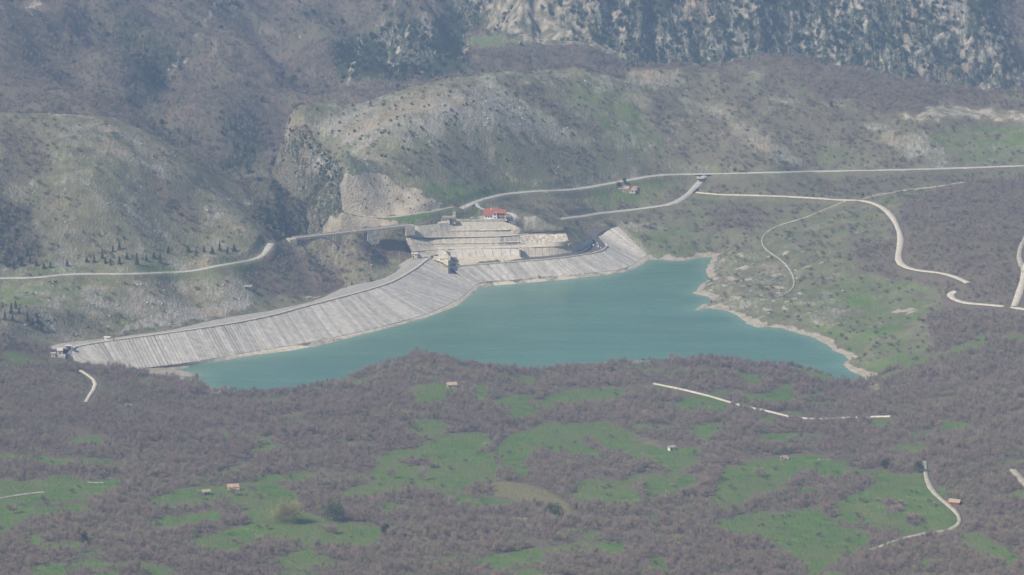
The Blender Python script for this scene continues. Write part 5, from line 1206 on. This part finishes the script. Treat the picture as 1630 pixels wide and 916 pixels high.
# dark junipers dotted over the pale slope of the bluff
jun = [(690,138),(698,153),(717,148),(744,153),(706,180),(742,168),(754,163),(737,169),(780,175),(791,179),(798,168),(807,176),(820,152),(805,149),(643,186),(580,182),(540,197),(620,212),(602,200),(555,215),(529,210),(568,186),(675,171),(683,169),(630,171),(610,169),(642,226),(710,200),(724,201),(670,205),(590,232),(650,240),(700,235),(865,162),(876,170),(850,182),(835,176),(838,185),(884,172),(923,157),(945,147),(955,152),(938,147),(876,132),(862,115),(870,135),(900,140),(960,165),(840,163),(822,155)]
for i in range(70): jun.append((rs.uniform(500, 930), rs.uniform(150, 262)))
jun = [q_ for q_ in jun if q_[1] > 128 + abs(q_[0] - 815) * .13 + 6]
jp_ = ground(jun, fn=h, ymin=3050, ymax=3700, n=500)
for q_, p in zip(jun, jp_):
    o = bpy.data.objects.new('juniper', jm[rs.randrange(3)]); COL.objects.link(o); o.location = p; o.scale = (rs.uniform(.55, 1.25),) * 3; o.rotation_euler.z = rs.uniform(0, 6.28)
    jz = ('on the bluff\'s steep left shoulder' if q_[0] < 600 else 'on the bluff above the grey scree' if q_[0] < 700 else 'on the bluff over the red-roofed house' if q_[0] < 830 else 'on the bluff\'s grassy right side') + (' near the skyline ridge' if q_[1] < 168 else ' halfway up' if q_[1] < 215 else ' low on the slope'); jsz = 'small' if o.scale[0] < .75 else ('middling' if o.scale[0] < 1.0 else 'large')
    tag(o, '%s dark juniper %s' % (jsz, jz), 'bush', '%s junipers on the pale bluff %s' % (jsz, jz))
scp = [(567,298),(590,294),(574,304),(616,296),(598,310),(620,305),(650,316),(665,320),(580,318),(606,330),(641,322),(653,333),(577,326),(582,332),(607,338),(632,318),(686,322),(675,327),(560,310),(595,286),(640,301),(613,284),(618,325),(660,310)]
for q_, p in zip(scp, ground(scp, fn=h, ymin=3050, ymax=3400, n=400)):
    o = bpy.data.objects.new('juniper', jm[rs.randrange(3)]); COL.objects.link(o); o.location = p; o.scale = (rs.uniform(.35, .7),) * 3
    tag(o, 'small dark bush growing on the bare grey scree above the bridge', 'bush', 'bushes on the scree')
# conifers above the left road
def conifer(seed, ht, sp_): return tubed((0, 0, -.5), (0, 0, ht * .8), .22, .06, 5), leaf_crown(seed, ht, sp_, 260, .42, .08, 'cone')
con = [conifer(90 + i, (9, 7.5, 6)[i], (2.1, 1.9, 2.2)[i]) for i in range(3)]
ct = [mesh_of('trunk', a, ['bark']) for a, b in con]; cc_ = [mesh_of('crown', b, ['evergreen_needles']) for a, b in con]
cn = [(10,424),(22,428),(34,424),(48,420),(58,424),(70,428),(28,412),(44,408),(14,404),(80,427),(107,424),(138,418),(150,419),(163,412),(168,420),(176,423),(190,421),(202,413),(218,422),(233,416),(245,412),(255,419),(268,404),(300,402),(312,408),(325,402),(338,405),(350,400),(362,404),(373,401),(190,398),(180,402)]
for i, (q_, p) in enumerate(zip(cn, ground(cn, fn=h, ymin=2700, ymax=3200, n=500))):
    k = i % 3; cl_ = 'left end' if q_[0] < 90 else ('middle' if q_[0] < 280 else 'right end')
    plant('conifer', p, [('trunk', ct[k]), ('crown', cc_[k])], 'dark conifer in the %s of the row above the left-hand road' % cl_, 'conifer', rs.uniform(.75, 1.15), rs.uniform(0, 6), 'conifers in the %s of the row above the road' % cl_)
cn2 = [(18,500),(25,492),(30,500),(44,512),(52,520),(60,516),(8,510),(66,528),(20,512),(560,455),(590,449),(546,452)]
for i, (q_, p) in enumerate(zip(cn2, ground(cn2, fn=h, ymin=2600, ymax=3200, n=500))):
    k = i % 3; lf = q_[0] < 300
    plant('conifer', p, [('trunk', ct[k]), ('crown', cc_[k])], 'dark conifer on the rocky slope behind the far left of the dam' if lf else 'small conifer on the rocky gorge side behind the dam crest', 'conifer', rs.uniform(.8, 1.1) if lf else rs.uniform(.45, .65), rs.uniform(0, 6), 'conifers behind the far left of the dam' if lf else 'conifers on the gorge side')
# noted single trees
def big(name, u, v, ht, sp_, kind, label, seed, n=900):
    p = on(u, v)
    if kind == 'twig':
        t, c = twig_tree(seed, ht, sp_, n, .13, base_fr=.03, tl=1.1, low=.2); mt = 'spring_leaves'
    elif kind == 'bare':
        t, c = twig_tree(seed, ht, sp_, n, .10, base_fr=.08, tl=1.2, low=.35); mt = 'winter_twigs'
    else:
        t = tubed((0, 0, -.5), (0, 0, ht * .5), .35, .2, 6); c = leaf_crown(seed, ht, sp_, n, .30, .02); mt = 'ivy_green' if kind == 'ivy' else 'evergreen_needles'
    plant(name, p, [('trunk', mesh_of('trunk', t, ['bark'])), ('crown', mesh_of('crown', c, [mt]))], label, 'tree')
big('budding_tree', 457, 833, 17, 9.0, 'twig', 'large pale yellow-green tree coming into leaf in the left meadow', 201, 6500)
big('leafy_tree', 531, 830, 13, 8.0, 'ivy', 'broad dark green round tree right of the pale budding tree', 202, 2600)
big('leafy_tree', 883, 828, 13, 5.6, 'ivy', 'dense dark green tree at the end of the yellowish field', 203, 1800)
big('evergreen_tree', 612, 852, 8, 3, 'dark', 'narrow dark evergreen in the bare wood right of the left meadow', 204, 700)
big('evergreen_tree', 133, 866, 8, 3.2, 'dark', 'dark evergreen alone among bare trees in the lower left wood', 205, 700)
big('evergreen_tree', 1464, 752, 9, 4, 'dark', 'dark evergreen beside the top end of the dirt track', 206, 800)
big('evergreen_tree', 1410, 746, 7, 4.5, 'dark', 'low dark evergreen clump above the right-hand meadow', 207, 800)
big('evergreen_tree', 985, 300, 7, 3.2, 'dark', 'dark tree behind the stone farmhouse near the upper road', 208, 500)
big('evergreen_tree', 994, 293, 7, 2.6, 'dark', 'second dark tree close to the upper road behind the farmhouse', 209, 500)
big('bare_tree', 672, 765, 9, 4.4, 'bare', 'round bare tree with its shadow alone in the wide green meadow', 210, 700)
big('bare_tree', 622, 762, 8, 3.6, 'bare', 'bare tree near the left rim of the wide green meadow', 211, 600)
big('bare_tree', 1209, 760, 8, 4.2, 'bare', 'round bare tree alone in the rounded meadow below the stone ruin', 212, 700)
big('bare_tree', 1139, 766, 11, 5.5, 'bare', 'tall bare tree at the left tip of the rounded meadow', 213, 900)
big('bare_tree', 1016, 790, 9, 4.0, 'bare', 'bare tree dividing the small meadow below the long hedge', 214, 700)
big('budding_tree', 970, 610, 0.1, .1, 'twig', 'x', 1, 1) if False else None
shr = [(636,737,1.5),(662,741,1.6),(684,745,1.4),(699,730,.9),(716,748,1.2),(650,742,1.2),(674,738,1.5),(693,745,1.3),(760,722,1.0),(775,714,1.6),(1205,798,.8),(1245,824,1.1),(1308,862,.8),(1372,801,1.5),(1395,798,.9),(1428,815,1.7),(1433,806,1.6),(1417,802,1.4),(1487,806,1.2),(1447,833,1.9),(1462,830,1.7),(1454,828,1.6),(640,716,1.2),(372,789,2.0),(400,781,1.4),(385,812,1.6),(426,843,1.3),(375,866,1.4),(530,850,2.0),(521,848,1.7),(410,864,1.7),(960,778,1.1),(968,776,1.2),(1080,764,.8),(1070,775,.9),(1305,778,1.0),(832,745,.9),(20,818,1.9),(14,812,1.4),(35,806,.9),(318,789,1.2),(1290,690,.9),(1100,690,1.0),(1160,682,.9),(1040,681,1.0)]
sp_pts = ground([(a, b_) for a, b_, c in shr], fn=h, ymin=1850, ymax=2750, n=700)
shm = [mesh_of('shrub', join([t, c]), ['winter_twigs']) for t, c in [twig_tree(120 + i, 2.7, 2.0, 260, .10, base_fr=.08, tl=.8) for i in range(4)]]
for i, ((u, v, s_), p) in enumerate(zip(shr, sp_pts)):
    o = bpy.data.objects.new('shrub', shm[i % 4]); COL.objects.link(o); o.location = p; o.scale = (s_,) * 3; o.rotation_euler.z = i * 1.3
    wh = 'wide central meadow' if 600 < u < 860 else ('right-hand meadows' if u > 1150 else ('left-hand meadow' if u < 560 else 'small meadows in the middle of the woods'))
    tag(o, 'low bare brown shrub on the %s' % wh, 'shrub', 'shrubs on the %s' % wh)
# ------------------------------------------------------------------ haze
def haze():
    m = bpy.data.materials.new('haze_air'); m.use_nodes = True; N = m.node_tree.nodes; L = m.node_tree.links
    N.remove(N['Principled BSDF']); v = N.new('ShaderNodeVolumePrincipled')
    v.inputs['Color'].default_value = (.44, .65, 1, 1); v.inputs['Density'].default_value = HAZE; v.inputs['Anisotropy'].default_value = .0
    L.new(v.outputs[0], N['Material Output'].inputs['Volume'])
    V_, F_ = bxd((0, 6000, 540), (36000, 13000, 1130))
    me = bpy.data.meshes.new('haze'); me.from_pydata(V_, [], F_); me.materials.append(m)
    o = bpy.data.objects.new('haze', me); COL.objects.link(o); o['kind'] = 'stuff'
haze()
